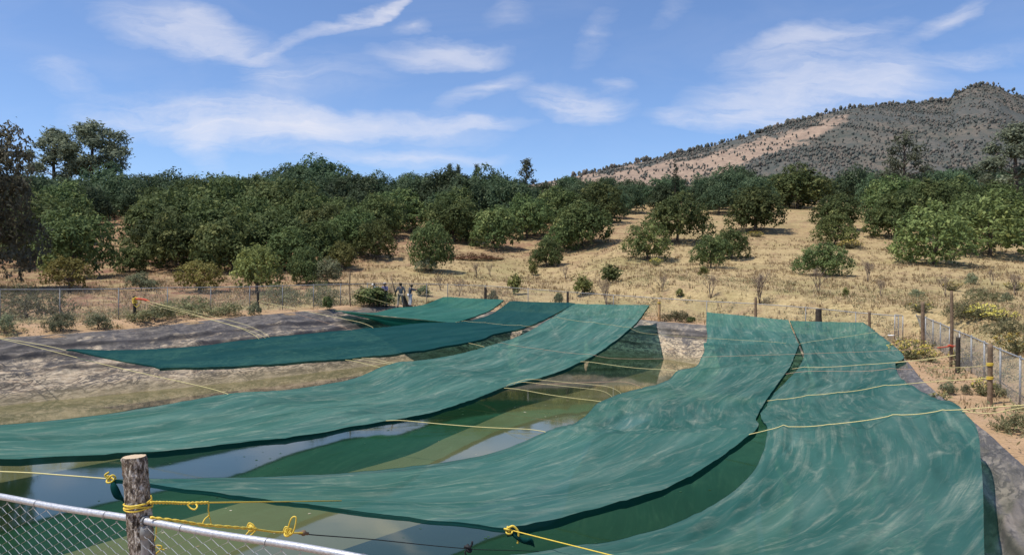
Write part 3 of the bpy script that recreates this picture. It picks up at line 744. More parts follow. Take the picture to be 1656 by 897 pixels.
m = Mat('sawn_wood_end'); o_ = m.obj(); w_ = m.n('ShaderNodeTexWave', wave_type='RINGS', rings_direction='Z'); m.l(o_, w_.inputs[0]); w_.inputs['Scale'].default_value = 40; w_.inputs['Distortion'].default_value = 3
M['sawn'] = m.done(m.princ(m.mix(w_.outputs['Fac'], (.42, .30, .19), (.60, .47, .32)), .9))
mb.build('sawn_top', M['sawn'], root)
# rope wraps round the log
def log_c(py): return P(215 + (py - 738) * 11 / 162, py, LD)
mb = MB()
for k_, (y0_, tilt, ph) in enumerate([(815, .012, 0), (817, -.018, .8), (819, .006, 2.0), (813, -.006, 1.3)]):
    c_ = log_c(y0_); pts = []
    for i in range(41):
        a = 2 * math.pi * i / 40
        pts.append(c_ + ux * (math.cos(a) * .078 + .012) + uy * math.sin(a) * .078 + Vector((0, 0, tilt * math.cos(a + ph) * 1.0 + .002 * math.sin(3 * a))))
    mb.tube(pts, .0052, 6)
mb.tube(crom([P(238, 812, 4.52), P(245, 806, 4.5), P(244, 800, 4.5)], 6), .0045, 5)
tag(mb.build('rope_wrap', M['yrope']), 'yellow rope wound several times around the bark log post', 'rope')
def twisted(pts, r, turns, tr, n=14):
    c_ = crom(pts, n); mb = MB(); m_ = len(c_)
    for s_ in (0, 1):
        q = []
        for i, p_ in enumerate(c_):
            t_ = (c_[min(i + 1, m_ - 1)] - c_[max(i - 1, 0)]).normalized(); u_ = t_.cross(Vector((0, 0, 1))).normalized(); w_ = t_.cross(u_)
            a = turns * 2 * math.pi * i / m_ + s_ * math.pi
            q.append(p_ + u_ * math.cos(a) * r + w_ * math.sin(a) * r)
        mb.tube(q, tr, 6)
    return mb
mb = twisted([P(243, 812, 4.52), P(272, 812, 4.62), P(300, 813, 4.7), P(337, 812, 4.8)], .0055, 9, .0055)
mb.tube(crom([P(303, 815, 4.7), P(308, 821, 4.7), P(315, 823, 4.7), P(319, 818, 4.72), P(314, 813, 4.74), P(306, 814, 4.7)], 8), .0055, 6)
mb.tube(crom([P(330, 814, 4.8), P(337, 812, 4.8), P(337, 824, 4.8), P(338, 832, 4.8), P(331, 839, 4.78), P(328, 847, 4.76), P(333, 850, 4.76), P(341, 846, 4.78), P(339, 836, 4.8), P(337, 830, 4.8)], 8), .0045, 6)
mb.tube([P(336, 812, 4.8), P(450, 810.5, 8.0), P(552, 809, 11.2)], [.0045, .006, .008], 6)
tag(mb.build('rope', M['yrope']), 'bright twisted yellow rope from the bark log post to the wavy net edge', 'rope')
mb = twisted([P(243, 836, 4.5), P(285, 841, 4.56), P(330, 848, 4.7), P(380, 852, 4.9), P(415, 855, 5.1)], .0045, 7, .0055)
mb.tube(crom([P(412, 855, 5.1), P(440, 859, 5.3), P(458, 860, 5.4), P(478, 861, 5.5), P(491, 861, 5.6)], 8), .0065, 6)
for i, (a, b) in enumerate([((403, 850), (400, 866)), ((462, 856), (474, 838))]):
    x0, y0_ = a; x1, y1 = b
    mb.tube(crom([P(x0 - 4, y0_ + 4, 5.1), P(x0, y0_ - 5, 5.1), P(x0 + 8, y0_, 5.1), P(x0 + 2, y0_ + 6, 5.1), P(x1 - 3, y1, 5.1), P(x1 + 5, y1 - 1, 5.1), P(x0 + 12, y0_ + 4, 5.1), P(x0 + 1, y0_ + 8, 5.1)], 9), .005, 6)
    k2 = knot_mb(P(x0 + 4, y0_ + 4, 5.15), .028, .0075, 20 + i); mb.add(k2.v, k2.f)
tag(mb.build('rope', M['yrope']), 'lower slack yellow rope with two knotted loops just above the near rail', 'rope')
mb = MB(); mb.ball(P(491, 861, 5.6), .022, 10, 8); mb.tube([P(484, 861, 5.57), P(498, 862, 5.65)], .012, 8)
tag(mb.build('rope_toggle', M['wood']), 'small brown toggle where yellow rope meets the black cord', 'toggle')
mb = MB(); mb.tube(crom([P(253, 850, 4.75), P(252, 868, 4.75), P(248, 880, 4.75), P(256, 886, 4.75), P(266, 888, 4.75)], 8), .004, 6); mb.tube(crom([P(246, 887, 4.75), P(254, 881, 4.75), P(262, 884, 4.75), P(252, 895, 4.75)], 8), .004, 6)
tag(mb.build('rope_tail', M['yrope']), 'loose yellow rope tail curled behind the near chain-link beside the log post', 'rope')

# ------------------------------------------------------------------ chain link fences
def straight_wires(mb_v, mb_f, a, b, za, zb, ha, hb, pitch, r):
    """diagonal wires of one fence panel from a to b (plan), as thin three-sided bars"""
    a = Vector((a[0], a[1], za)); b = Vector((b[0], b[1], zb)); L = (Vector((b.x, b.y, 0)) - Vector((a.x, a.y, 0))).length
    if L < .05: return
    nrm = Vector((b.y - a.y, a.x - b.x, 0)).normalized()
    def pt(s, h):
        f = s / L; q = a.lerp(b, f); q = q.copy(); q.z += h * (ha + (hb - ha) * f); return q
    Hm = (ha + hb) / 2; sl = 1.0
    for dirn in (1, -1):
        s0 = -Hm / sl
        while s0 < L:
            p0, h0, p1, h1 = s0, 0.0, s0 + Hm / sl, 1.0
            if p0 < 0: h0 += (-p0) / (p1 - p0); p0 = 0.0
            if p1 > L: h1 -= (p1 - L) / (p1 - s0); p1 = L
            if p1 > p0 + .01:
                A_, B_ = (pt(p0, h0), pt(p1, h1)) if dirn == 1 else (pt(p0, 1 - h0), pt(p1, 1 - h1))
                t = (B_ - A_).normalized(); w = t.cross(nrm)
                base = len(mb_v)
                for q in (A_, B_):
                    for k in range(3):
                        an = 2 * math.pi * k / 3
                        mb_v.append(q + nrm * (math.cos(an) * r + dirn * r * .8) + w * math.sin(an) * r)
                for k in range(3):
                    k2 = (k + 1) % 3
                    mb_f.append((base + k, base + k2, base + 3 + k2, base + 3 + k))
            s0 += pitch
def far_fence(label, pts, rail=True, group=None, pitch=.085, wr=.0022, pr=.028, pm='galvdull', skip_posts=()):
    """pts: (x, y, zbase, ztop)"""
    base = Vector((pts[0][0], pts[0][1], pts[0][2]))
    root = empty('chain_link_fence', base); tag(root, label, 'fence', group)
    for i, (x, y, z0, z1) in enumerate(pts):
        if i in skip_posts: continue
        mb = MB(); mb.tube([Vector((x, y, z0 - .15)) - base, Vector((x, y, z1 + .02)) - base], pr, 8); mb.ball(Vector((x, y, z1 + .03)) - base, pr * 1.15, 8, 5)
        mb.build('post', M[pm], root)
    vv, ff = [], []
    for p0, p1 in zip(pts[:-1], pts[1:]):
        straight_wires(vv, ff, p0, p1, p0[2] + .04 - 0, p1[2] + .04, p0[3] - p0[2] - .05, p1[3] - p1[2] - .05, pitch, wr)
    mb = MB(); mb.v = [tuple(v - base) for v in vv]; mb.f = ff
    mb.build('wire_mesh', M['galvdull'], root, sm=False)
    if rail:
        mb = MB(); mb.tube([Vector((p[0], p[1], p[3])) - base for p in pts], .024, 8)
        mb.build('top_rail', M['galv'], root)
    return root
def fline(cols, dfun):
    out = []
    for px, top, bot in cols:
        d = dfun(px); t = P(px, top, d); b = P(px, bot, d)
        g = g1(b.x, b.y)
        out.append((b.x, b.y, g - .02, t.z))
    return out
DL = line_depth((-25.6, 38), (-10.3, 54))
left_cols = [(-190, 470, 530), (-95, 469, 526), (0, 468, 523), (97, 468, 521), (192, 467, 517), (271, 465, 514), (341, 464.5, 511), (404, 463.5, 507), (457, 462, 503), (507, 460.5, 500), (551, 459.5, 497), (594, 458.5, 494)]
far_fence('long grey wire fence behind the wrinkled liner bank, ending by the people', fline(left_cols, DL))
bx = [594, 650, 690, 724, 785, 854, 918, 992, 1066, 1143, 1222, 1303, 1384, 1453]; bt = [458.5, 458.5, 459, 460, 462, 467, 472, 477, 482, 487, 491, 497, 505, 511]
bd = [54.2, 56.2, 57.5, 58.4, 58.7, 58.8, 58.8, 58.2, 56.9, 53.8, 51, 48.6, 45.7, 43.2]
bp = []
for x_, t_, d_ in zip(bx, bt, bd):
    t = P(x_, t_, d_); bp.append((t.x, t.y, g1(t.x, t.y) - .02, t.z))
far_fence('wire fence with pale top rail along the far bank behind the net ends', bp, skip_posts=(0,))
rc = [(1482, 510), (1497, 513), (1509, 518.5), (1521, 523), (1536, 530), (1552, 537), (1571, 544), (1592, 553.5), (1618, 565), (1650, 578), (1694, 597), (1760, 626)]
DR = line_depth((22.8, 42), (15, 22.5)); rp = []
for x_, t_ in rc:
    d_ = DR(x_); t = P(x_, t_, d_); rp.append((t.x, t.y, g1(t.x, t.y) - .02, t.z))
far_fence('grey wire fence running along the dirt path below the flowering slope', rp, pr=.032, pm='galv')
mb = MB(); gp_ = empty('fence_gate', P(1453, 551, 43)); tag(gp_, 'short narrow wire gate at the far corner of the fence beside the white bucket', 'gate')
a_, b_ = P(1447, 549, 43.0), P(1460, 551, 42.9); base = gp_.location
mb.tube([a_ - base, a_ - base + Vector((0, 0, 1.42))], .03, 8); mb.tube([b_ - base, b_ - base + Vector((0, 0, 1.42))], .03, 8); mb.tube([a_ - base + Vector((0, 0, 1.42)), b_ - base + Vector((0, 0, 1.42))], .025, 8); mb.tube([a_ - base + Vector((0, 0, .05)), b_ - base + Vector((0, 0, .05))], .02, 8)
mb.build('gate_frame', M['galv'], gp_)
vv, ff = [], []; straight_wires(vv, ff, a_, b_, a_.z + .05, b_.z + .05, 1.35, 1.35, .07, .003); mb = MB(); mb.v = [tuple(v - base) for v in vv]; mb.f = ff; mb.build('wire_mesh', M['galvdull'], gp_, sm=False)

# near fence, woven wire
ra, rb = P(-330, 747, 5.75), P(950, 962.5, 3.48)
r0_, r1_ = P(0, 803, 5.05), P(560, 897, 4.0)
dirv = (r1_ - r0_).normalized(); A0 = r0_ - dirv * 1.6; A1 = r1_ + dirv * 1.6
base = Vector((A0.x, A0.y, 2.6)); nf = empty('chain_link_fence', base); tag(nf, 'close chain-link fence with bright pipe rail in front of the bark log post', 'fence')
mb = MB(); nn = 60; mb.tube([A0.lerp(A1, i / nn) - base + Vector((0, 0, .004 * math.sin(i * .5))) for i in range(nn + 1)], .0205, 16); mb.build('top_rail', M['rail'], nf)
pp = P(235, 845, 4.55); fpar = (pp - A0).dot(dirv); pc = A0 + dirv * fpar
nv2 = Vector((dirv.y, -dirv.x, 0)).normalized()      # toward the camera side
if nv2.y > 0: nv2 = -nv2
for off in (0, 2.6):
    q = pc + dirv * off
    mb = MB(); mb.tube([q - base + Vector((0, 0, -.045)), q - base + Vector((0, 0, -.075)), Vector((q.x, q.y, 2.45)) - base], [.026, .024, .024], 14)
    po = mb.build('post', M['galv'], nf)
    mb = MB(); mb.lathe([(.026, -.10), (.030, -.10), (.031, -.06), (.027, -.035), (.014, -.02)], 16, tuple(q - base))
    ring = [q - base + nv2 * math.cos(a) * .027 + Vector((0, 0, 1)) * math.sin(a) * .027 for a in np.linspace(0, 2 * math.pi, 24)]
    mb.tube(ring, .007, 8)
    mb.build('rail_cap', M['galvdull'], po)
mb = MB(); Lf = (A1 - A0).length; pit = .062; kx = 0
while kx * pit < Lf:
    pts = []; h = 0; j = 0; x0 = kx * pit
    while h < 1.4:
        side = ((j + kx) % 2) * 2 - 1
        s_ = x0 + side * pit * .50
        q = A0 + dirv * max(0, min(Lf, s_)) + Vector((0, 0, -.028 - h + (dirv.z * 0))) + nv2 * (.0035 * side + .022)
        pts.append(q - base); h += pit * .5; j += 1
    pts = [pts[0] + Vector((0, 0, .012))] + pts
    mb.tube(pts, .0021, 4, cap=False); kx += 1
mb.build('wire_mesh', M['wire'], nf, sm=False)
for k_ in range(0, int(Lf / .62)):
    mb = MB()
    q = A0 + dirv * (k_ * .62 + .1)
    mb.tube([q - base + nv2 * math.cos(a) * .0235 + Vector((0, 0, 1)) * math.sin(a) * .0235 + dirv * .004 * a for a in np.linspace(-2.2, 4.4, 14)], .0017, 5)
    mb.build('tie_wire', M['galv'], nf)

# ------------------------------------------------------------------ wooden posts
def wpost(label, px, top, bot, d, r, mat='wood', bend=0.0, group=None, name='wooden_post'):
    t = P(px, top, d); b = P(px if not isinstance(px, tuple) else px[1], bot, d)
    g = g1(b.x, b.y); L = t.z - g
    mb = MB(); VV = []; n_, k_ = 12, 16; sd_ = abs(hash(label)) % 97 if False else len(label) * 3.7
    for j in range(k_ + 1):
        f = j / k_; z = -.2 + (L + .2) * f
        for i in range(n_):
            a = 2 * math.pi * i / n_
            rr_ = r * (1.06 - .14 * f) * (1 + .13 * mnoise.noise(Vector((math.cos(a) * 1.4 + sd_, math.sin(a) * 1.4, z * 2.2))))
            VV.append((math.cos(a) * rr_ + bend * math.sin(f * 2.6), math.sin(a) * rr_, z))
    Fc = [(j * n_ + i, j * n_ + (i + 1) % n_, (j + 1) * n_ + (i + 1) % n_, (j + 1) * n_ + i) for j in range(k_) for i in range(n_)] + [tuple(k_ * n_ + i for i in range(n_))]
    mb.add(VV, Fc)
    o = mb.build(name, M[mat]); o.location = (b.x, b.y, g); tag(o, label, 'post', group); return o
wpost('dark leaning post wrapped in yellow rope above the wrinkled liner bank', 216, 478, 522, 41.5, .085, 'darkwood', .05)
mb = MB(); c_ = P(218, 482, 41.4)
for k_ in range(5):
    mb.tube([c_ + Vector((math.cos(a) * .12, math.sin(a) * .12, -.06 * k_ + .03 * math.cos(a + k_))) for a in np.linspace(0, 2 * math.pi, 18)], .022, 6)
mb.tube(crom([P(218, 480, 41.3), P(228, 486, 41.3), P(222, 496, 41.3), P(216, 492, 41.3)], 6), .02, 5)
tag(mb.build('rope_wrap', M['yrope']), 'yellow rope bundle wound on the dark leaning post', 'rope')
mb = MB(); mb.tube(crom([P(219, 483, 41.3), P(232, 484, 41.2), P(243, 488, 41.1)], 8), [.03, .04, .05, .055, .06, .06, .055, .05, .06, .07, .07, .065, .06, .05, .045, .03, .02], 8)
tag(mb.build('cloth_tie', M['red']), 'red cloth tie beside the yellow rope bundle on the dark leaning post', 'cloth tie')
wpost('short dark stake between the liner bank and the long wire fence', 417, 471, 500, 46.8, .075, 'darkwood')
wpost('tall thin crooked stick standing on the bank beside the bushy green plant', 567, 440, 495, 51.8, .045, 'wood', -.06, name='wooden_stake')
wpost('short dark post behind the far edge of the small clean net', 785, 464, 490, 58.0, .11, 'darkwood')
wpost('slim dark post behind the far meeting edge of the darkest and long pale nets', 918, 471, 490, 58.0, .09, 'darkwood')
wpost('sunlit raw pale post with yellow rope on the far bank rim', 1066, 484, 520, 53.6, .10, 'palewood')
wpost('grey round post in the fence behind the straight upper net', 1222, 480, 506, 50.6, .09, 'wood')
wpost('thick dark stump behind the far edge of the largest net', 1324, 499, 524, 47.6, .20, 'darkwood')
wpost('brown post in the fence close to the far gate', 1406, 503, 540, 44.6, .08, 'wood')
wpost('farthest brown stake on the path at the end of the side fence', 1492, 488, 567, 38.2, .09, 'wood')
wpost('thin tall stake with a red tie beside the dark post on the path', 1537, 470, 594, 31.8, .065, 'wood', .05, name='wooden_stake')
wpost('dark middle post with knotted ropes on the path', 1549, 545, 605, 29.4, .085, 'darkwood')
wpost('short round brown post nearest on the path, holding two yellow ropes', 1601, 556, 650, 23.1, .075, 'wood')
mb = MB(); q_ = P(1537, 559, 31.75)
mb.tube([q_ + Vector((math.cos(a) * .09, math.sin(a) * .09, .03 * math.sin(2 * a))) for a in np.linspace(0, 6.3, 16)], .04, 6); mb.tube(crom([q_, P(1528, 561, 31.6), P(1516, 562, 31.4)], 5), .025, 5); mb.tube([q_, P(1549, 559, 30)], .02, 5)
tag(mb.build('cloth_tie', M['red']), 'faded red tie around the thin tall stake on the path', 'cloth tie')
def bands(label, spots):
    mb = MB()
    for px, py, d, r in spots:
        c_ = P(px, py, d)
        for kk in (0, 1, 2): mb.tube([c_ + Vector((math.cos(a) * r, math.sin(a) * r, .025 * kk + .012 * math.cos(a + kk))) for a in np.linspace(0, 6.3, 16)], .013, 5)
    tag(mb.build('rope_wrap', M['yrope']), label, 'rope')
bands('upper yellow rope winding on the short round brown post', [(1601, 590, 23.1, .09)])
bands('lower yellow rope winding on the short round brown post', [(1601, 612, 23.1, .09)])
bands('yellow rope winding on the raw pale post of the far bank', [(1066, 490, 53.6, .12)])

# white bucket
bk = empty('bucket', hit(1441, 553) or P(1441, 553, 40)); tag(bk, 'small white bucket on the bank at the far corner of the largest net', 'bucket')
mb = MB(); mb.lathe([(0, .01), (.13, .01), (.16, .36), (.175, .36), (.175, .39), (.155, .39), (.125, .03), (0, .03)], 20); mb.build('pail', M['white'], bk)
mb = MB(); mb.tube([(math.cos(a) * .17, 0, .37 + math.sin(a) * .16) for a in np.linspace(0, math.pi, 14)], .006, 5); mb.build('handle', M['galv'], bk)

# ------------------------------------------------------------------ trees and plants
def leaf_quads(C, Nn, ln, wd, rs, droop=.0):
    """C centres n x 3, Nn outward directions; returns V, Q for diamond leaves"""
    n = len(C)
    up_ = Nn + rs.normal(0, .55, (n, 3)); up_ /= np.linalg.norm(up_, axis=1, keepdims=True) + 1e-9
    t = rs.normal(0, 1, (n, 3)); t -= up_ * np.sum(t * up_, 1, keepdims=True); t /= np.linalg.norm(t, axis=1, keepdims=True) + 1e-9
    t[:, 2] -= droop; b = np.cross(up_, t)
    l_ = (ln * rs.uniform(.6, 1.35, n))[:, None]; w_ = (wd * rs.uniform(.6, 1.35, n))[:, None]
    V = np.stack([C - t * l_ * .5, C + b * w_ * .5 + t * l_ * .05, C + t * l_ * .5, C - b * w_ * .5 + t * l_ * .05], 1).reshape(-1, 3)
    Q = np.arange(4 * n).reshape(n, 4)
    return V, Q
def crown_mesh(name, lobes, n_leaf, ln, wd, seed, tone_hi=.25, droop=.2, fill=.75):
    """lobes: list (x, y, z, r, flat). Leaves gather in small bunches on the lobes' skins"""
    rs = np.random.default_rng(seed); lobes = np.array(lobes, float)
    area = lobes[:, 3] ** 2; per = np.maximum((n_leaf * area / area.sum()).astype(int), 8)
    Cs, Ns, T = [], [], []
    for k, (x, y, z, r, fl) in enumerate(lobes):
        nb = max(3, per[k] // 9)
        d = rs.normal(0, 1, (nb, 3)); d[:, 2] += .25; d /= np.linalg.norm(d, axis=1, keepdims=True)
        rad = r * (fill + (1.08 - fill) * rs.random(nb) ** .6)
        c = np.array([x, y, z]) + d * rad[:, None] * np.array([1, 1, fl])
        # drop bunches buried in other lobes
        keep = np.ones(nb, bool)
        for k2, (x2, y2, z2, r2, f2) in enumerate(lobes):
            if k2 == k: continue
            keep &= (((c - [x2, y2, z2]) / [1, 1, f2]) ** 2).sum(1) > (r2 * .62) ** 2
        c, dd = c[keep], d[keep]
        if len(c) == 0: continue
        m_ = 9; tn = rs.uniform(-.18, .18, len(c)) + rs.normal(0, .13) + .38
        young = rs.random(len(c)) < tone_hi * .35; tn = np.where(young, tn + .38, tn)
        cc = np.repeat(c, m_, 0) + rs.normal(0, ln * .5, (len(c) * m_, 3)); nn = np.repeat(dd, m_, 0) + np.array([0, 0, .45])
        Cs.append(cc); Ns.append(nn); T.append(np.repeat(tn, m_) + rs.uniform(-.12, .12, len(c) * m_))
    C = np.concatenate(Cs); Nn = np.concatenate(Ns); T = np.clip(np.concatenate(T), 0, 1)
    C[:, 2] = np.maximum(C[:, 2], .06)
    V, Q = leaf_quads(C, Nn, ln, wd, rs, droop); V[:, 2] = np.maximum(V[:, 2], .02)
    me = mesh_np(name, V, quads=Q); face_attr(me, 'tone', T); return me
def limb_mesh(name, ends, r0, base_h, seed, n_trunk=1):
    rr = random.Random(seed); mb = MB()
    top = Vector((rr.uniform(-.1, .1), rr.uniform(-.1, .1), base_h))
    mb.tube([(0, 0, -.15), (rr.uniform(-.04, .04), rr.uniform(-.04, .04), base_h * .5), top], [r0 * 1.25, r0, r0 * .85], 8)
    for e in ends:
        e = Vector(e); mid = top.lerp(e, .5) + Vector((rr.uniform(-.2, .2), rr.uniform(-.2, .2), rr.uniform(-.05, .25)))
        mb.tube(crom([top - Vector((0, 0, .08)), top.lerp(mid, .5), mid, e], 4), [r0 * .62 * (1 - .075 * i) for i in range(13)], 6)
    return mb.mesh(name)
def proto_avocado(seed, h=5.0, w=6.0, skirt=.55, n=5200, mat='avocado', tone=.25, ln=.34, wd=.15, trunk=.13):
    rr = random.Random(seed); lobes = []; ends = []
    nl = rr.choice((18, 20, 22))
    for k in range(nl):
        a = 2.39996 * k + rr.uniform(-.35, .35); f = (k + .5) / nl
        el = math.asin(min(1, .02 + .98 * f)) * (1 if rr.random() > .15 else .8)
        cr = math.cos(el) ** .8; sz = rr.uniform(.85, 1.16)
        x = w * .345 * cr * math.cos(a) * sz; y = w * .345 * cr * math.sin(a) * sz
        z = skirt + .55 + (h - skirt - 1.25) * math.sin(el) * rr.uniform(.88, 1.06)
        r = rr.uniform(.78, 1.28) * w / 6.0
        lobes.append((x, y, z, r, rr.uniform(.7, .95))); 
        if k % 3 == 0: ends.append((x * .8, y * .8, z))
    lobes.append((0, 0, h * .48, w * .26, .95))
    return crown_mesh('crown', lobes, n, ln, wd, seed, tone, .2, .84), limb_mesh('trunk', ends, trunk, skirt + .35, seed)
PROT = {}
for i in range(7): PROT['avo%d' % i] = (*proto_avocado(100 + i, 5.0, 6.0 + .3 * (i % 3 - 1), .25 + .14 * (i % 4), 7600, tone=.16 + .12 * (i % 3)), 'avocado', 5.0, 6.2)
for i in range(5): PROT['hazy%d' % i] = (*proto_avocado(160 + i, 5.0, 6.1, .25 + .1 * i, 6500, tone=.18), 'hazeleaf', 5.0, 6.2)
for i in range(2): PROT['light%d' % i] = (*proto_avocado(130 + i, 4.0, 4.2, .35, 4200, tone=.4, ln=.30, wd=.13), 'lightleaf', 4.0, 4.5)
for i in range(2): PROT['sun%d' % i] = (*proto_avocado(150 + i, 5.0, 6.2, .4, 6200, tone=.35), 'sunnyleaf', 5.0, 6.3)
PROT['yellow0'] = (*proto_avocado(140, 3.2, 4.0, .1, 3600, tone=.5, ln=.26, wd=.11), 'yellowleaf', 3.2, 4.3)
PROT['yellow1'] = (*proto_avocado(141, 3.4, 3.8, .7, 2600, tone=.5, ln=.28, wd=.12), 'yellowleaf', 3.4, 4.1)
def proto_bush(seed, h, w, n, ln, wd, tone=.3, lob=11):
    rr = random.Random(seed); lobes = []
    for k in range(lob):
        a = 2.4 * k; f = rr.random() ** .6; x = w * .36 * f * math.cos(a); y = w * .36 * f * math.sin(a)
        z = h * (.22 + .5 * (1 - f * f) * rr.uniform(.7, 1.1)); lobes.append((x, y, z, rr.uniform(.16, .25) * w, rr.uniform(.7, 1.1) * min(1.1, h / w * 1.3)))
    ends = [(l[0], l[1], l[2]) for l in lobes[::2]]
    return crown_mesh('foliage', lobes, n, ln, wd, seed, tone, .1, .45), limb_mesh('stem', ends, .035, h * .16, seed)
PROT['bushd'] = (*proto_bush(201, 2.0, 2.6, 3000, .24, .11), 'avocado', 2.0, 2.8)
PROT['bushg'] = (*proto_bush(202, 1.8, 2.4, 3400, .17, .06), 'greyleaf', 1.8, 2.6)
PROT['bushg2'] = (*proto_bush(203, 1.4, 2.4, 2600, .15, .06, .4, 9), 'greyleaf', 1.4, 2.5)
PROT['busho'] = (*proto_bush(204, 1.8, 3.6, 3600, .18, .06, .3, 14), 'olive', 1.8, 3.8)
PROT['busho2'] = (*proto_bush(205, 1.2, 2.2, 2200, .16, .05, .4, 9), 'olive', 1.2, 2.3)
PROT['sapl'] = (*proto_bush(206, 1.6, 1.2, 620, .26, .11, .5, 6), 'lightleaf', 1.7, 1.3)
PROT['sapd'] = (*proto_bush(207, 1.8, 1.5, 800, .26, .12, .3, 7), 'avocado', 1.9, 1.6)
# pine with open layered crown
def proto_pine(seed, h, w, n, bare, mat):
    rr = random.Random(seed); lobes = []; ends = []
    for k in range(20):
        f = k / 19; z = h * (bare + (1 - bare) * f); a = 2.4 * k
        rad = w * .42 * (math.sin(math.pi * (.18 + .80 * f)) ** .8) * rr.uniform(.55, 1.1)
        x, y = rad * math.cos(a), rad * math.sin(a); lobes.append((x, y, z, rr.uniform(.10, .17) * w, .62)); ends.append((x, y, z - .1))
    cm = crown_mesh('crown', lobes, n, .50, .17, seed, .35, -.1, .25)
    mb = MB(); mb.tube([(0, 0, -.2), (.1, 0, h * .4), (.05, .1, h * .75), (0, 0, h * .96)], [h * .022, h * .018, h * .012, h * .004], 8)
    for e in ends:
        e = Vector(e); s = Vector((.05, .05, e.z - .12 * h * rr.uniform(.3, 1))); mb.tube(crom([s, s.lerp(e, .5) + Vector((0, 0, .1)), e], 4), [h * .007 * (1 - .09 * i) for i in range(9)], 5)
    return cm, mb.mesh('trunk'), mat, h, w
PROT['pine'] = proto_pine(301, 12, 8.5, 9000, .45, 'pineleaf')
PROT['pine2'] = proto_pine(302, 11, 6.5, 6500, .25, 'pineleaf')
PROT['conifer'] = proto_pine(303, 8, 2.6, 1500, .20, 'pineleaf')
PROT['bigdark'] = (*proto_avocado(304, 13, 10.5, 0.2, 15000, tone=.3, ln=.42, wd=.19, trunk=.28), 'brownleaf', 13, 10.8)
PROT['thin'] = proto_pine(305, 9, 6, 2000, .35, 'pineleaf')
rr_ = random.Random(5)
cm = crown_mesh('crown', [(rr_.uniform(-.1, .1), rr_.uniform(-.1, .1), .5 + 6.6 * f, .16 + .62 * math.sin(math.pi * min(1, .12 + .9 * f)) ** .7 * (1 - .55 * f), 1.5) for f in np.linspace(0, 1, 18)], 2600, .26, .10, 77, .1, -.3, .6)
mb = MB(); mb.tube([(0, 0, -.2), (0, 0, 1), (0, 0, 6)], [.16, .14, .03], 8)
PROT['cypress'] = (cm, mb.mesh('trunk'), 'cypressleaf', 7.6, 1.7)
# leafless shrub
def proto_bare(seed, h):
    rr = random.Random(seed); mb = MB()
    def grow(p, d, L, r, lv):
        q = p + d * L; mid = p.lerp(q, .5) + Vector((rr.uniform(-.04, .04), rr.uniform(-.04, .04), 0)) * L
        mb.tube([p, mid, q], [r, r * .8, r * .55], 4)
        if lv == 0: return
        for _ in range(rr.choice((2, 3, 3))):
            nd = (d + Vector((rr.uniform(-.6, .6), rr.uniform(-.6, .6), rr.uniform(-.05, .55)))).normalized()
            grow(p.lerp(q, rr.uniform(.5, 1)), nd, L * rr.uniform(.55, .85), r * .6, lv - 1)
    for _ in range(4): grow(Vector((rr.uniform(-.05, .05), rr.uniform(-.05, .05), -.05)), Vector((rr.uniform(-.35, .35), rr.uniform(-.35, .35), 1)).normalized(), h * .36, .028, 4)
    me = mb.mesh('twigs'); return me
BARE = [proto_bare(400 + i, 2.0) for i in range(3)]
# upright flowering weed
def proto_flower(seed, h, w, nst, nfl):
    rs = np.random.default_rng(seed); V = []; Q = []; T = []; FV = []; 
    C = []; Nn = []
    for s in range(nst):
        a = rs.uniform(0, 6.28); r = w * .5 * rs.random() ** .5; x, y = r * math.cos(a), r * math.sin(a); hh = h * rs.uniform(.45, 1) * (1 - .35 * (r / (w * .5)) ** 2)
        for j in range(7):
            f = rs.random(); C.append((x * f ** .5 + rs.normal(0, .03), y * f ** .5 + rs.normal(0, .03), hh * f)); Nn.append((rs.normal(0, .5), rs.normal(0, .5), .5))
        FV.append((x, y, hh))
    C = np.array(C); Nn = np.array(Nn)
    v, q = leaf_quads(C, Nn, .16, .05, rs); v[:, 2] = np.maximum(v[:, 2], .01); me = mesh_np('foliage', v, quads=q); face_attr(me, 'tone', rs.uniform(.1, .9, len(q)))
    FV = np.array(FV); sel = rs.choice(len(FV), min(nfl, len(FV)), replace=False)
    fc = np.repeat(FV[sel], 5, 0) + rs.normal(0, .035, (len(sel) * 5, 3)); fn = np.tile(np.array([[0, -.3, 1.0]]), (len(fc), 1))
    v, q = leaf_quads(fc, fn, .075, .06, rs); fm = mesh_np('flowers', v, quads=q); face_attr(fm, 'tone', rs.uniform(0, 1, len(q)))
    return me, fm
FLW = [proto_flower(500, 1.0, 1.1, 70, 40), proto_flower(501, .9, 1.6, 110, 90), proto_flower(502, .6, .9, 50, 8)]

def plant(kind, name, label, cat, pos, hh, ww=None, group=None, rz=None, leafmat=None):
    cm, tm, mk, h0, w0 = PROT[kind]
    root = empty(name, pos, random.uniform(0, 6.28) if rz is None else rz)
    sz = hh / h0; sx = (ww / w0) if ww else sz
    root.scale = (sx, sx, sz); tag(root, label, cat, group)
    bush = name.endswith(('bush', 'shrub', 'sapling'))
    link('foliage' if bush else 'crown', cm, M[leafmat or mk], root); link('stem' if bush else 'trunk', tm, M['bark'], root)
    return root
for k_, v_ in PROT.items():
    v_[0].materials.append(M[v_[2]]); v_[1].materials.append(M['bark'])
used = []
def at_px(px, py): 
    h_ = hit(px, py)
    return h_ if h_ is not None else P(px, py, 120)
def tree(kind, name, label, px, base, top, w, cat='tree', group=None, leafmat=None):
    q = at_px(px, base); d = q.y
    hh = (base - top) * d / F; ww = w * d / F
    used.append((q.x, q.y, ww * .5))
    return plant(kind, name, label, cat, q, hh, ww, group, None, leafmat)

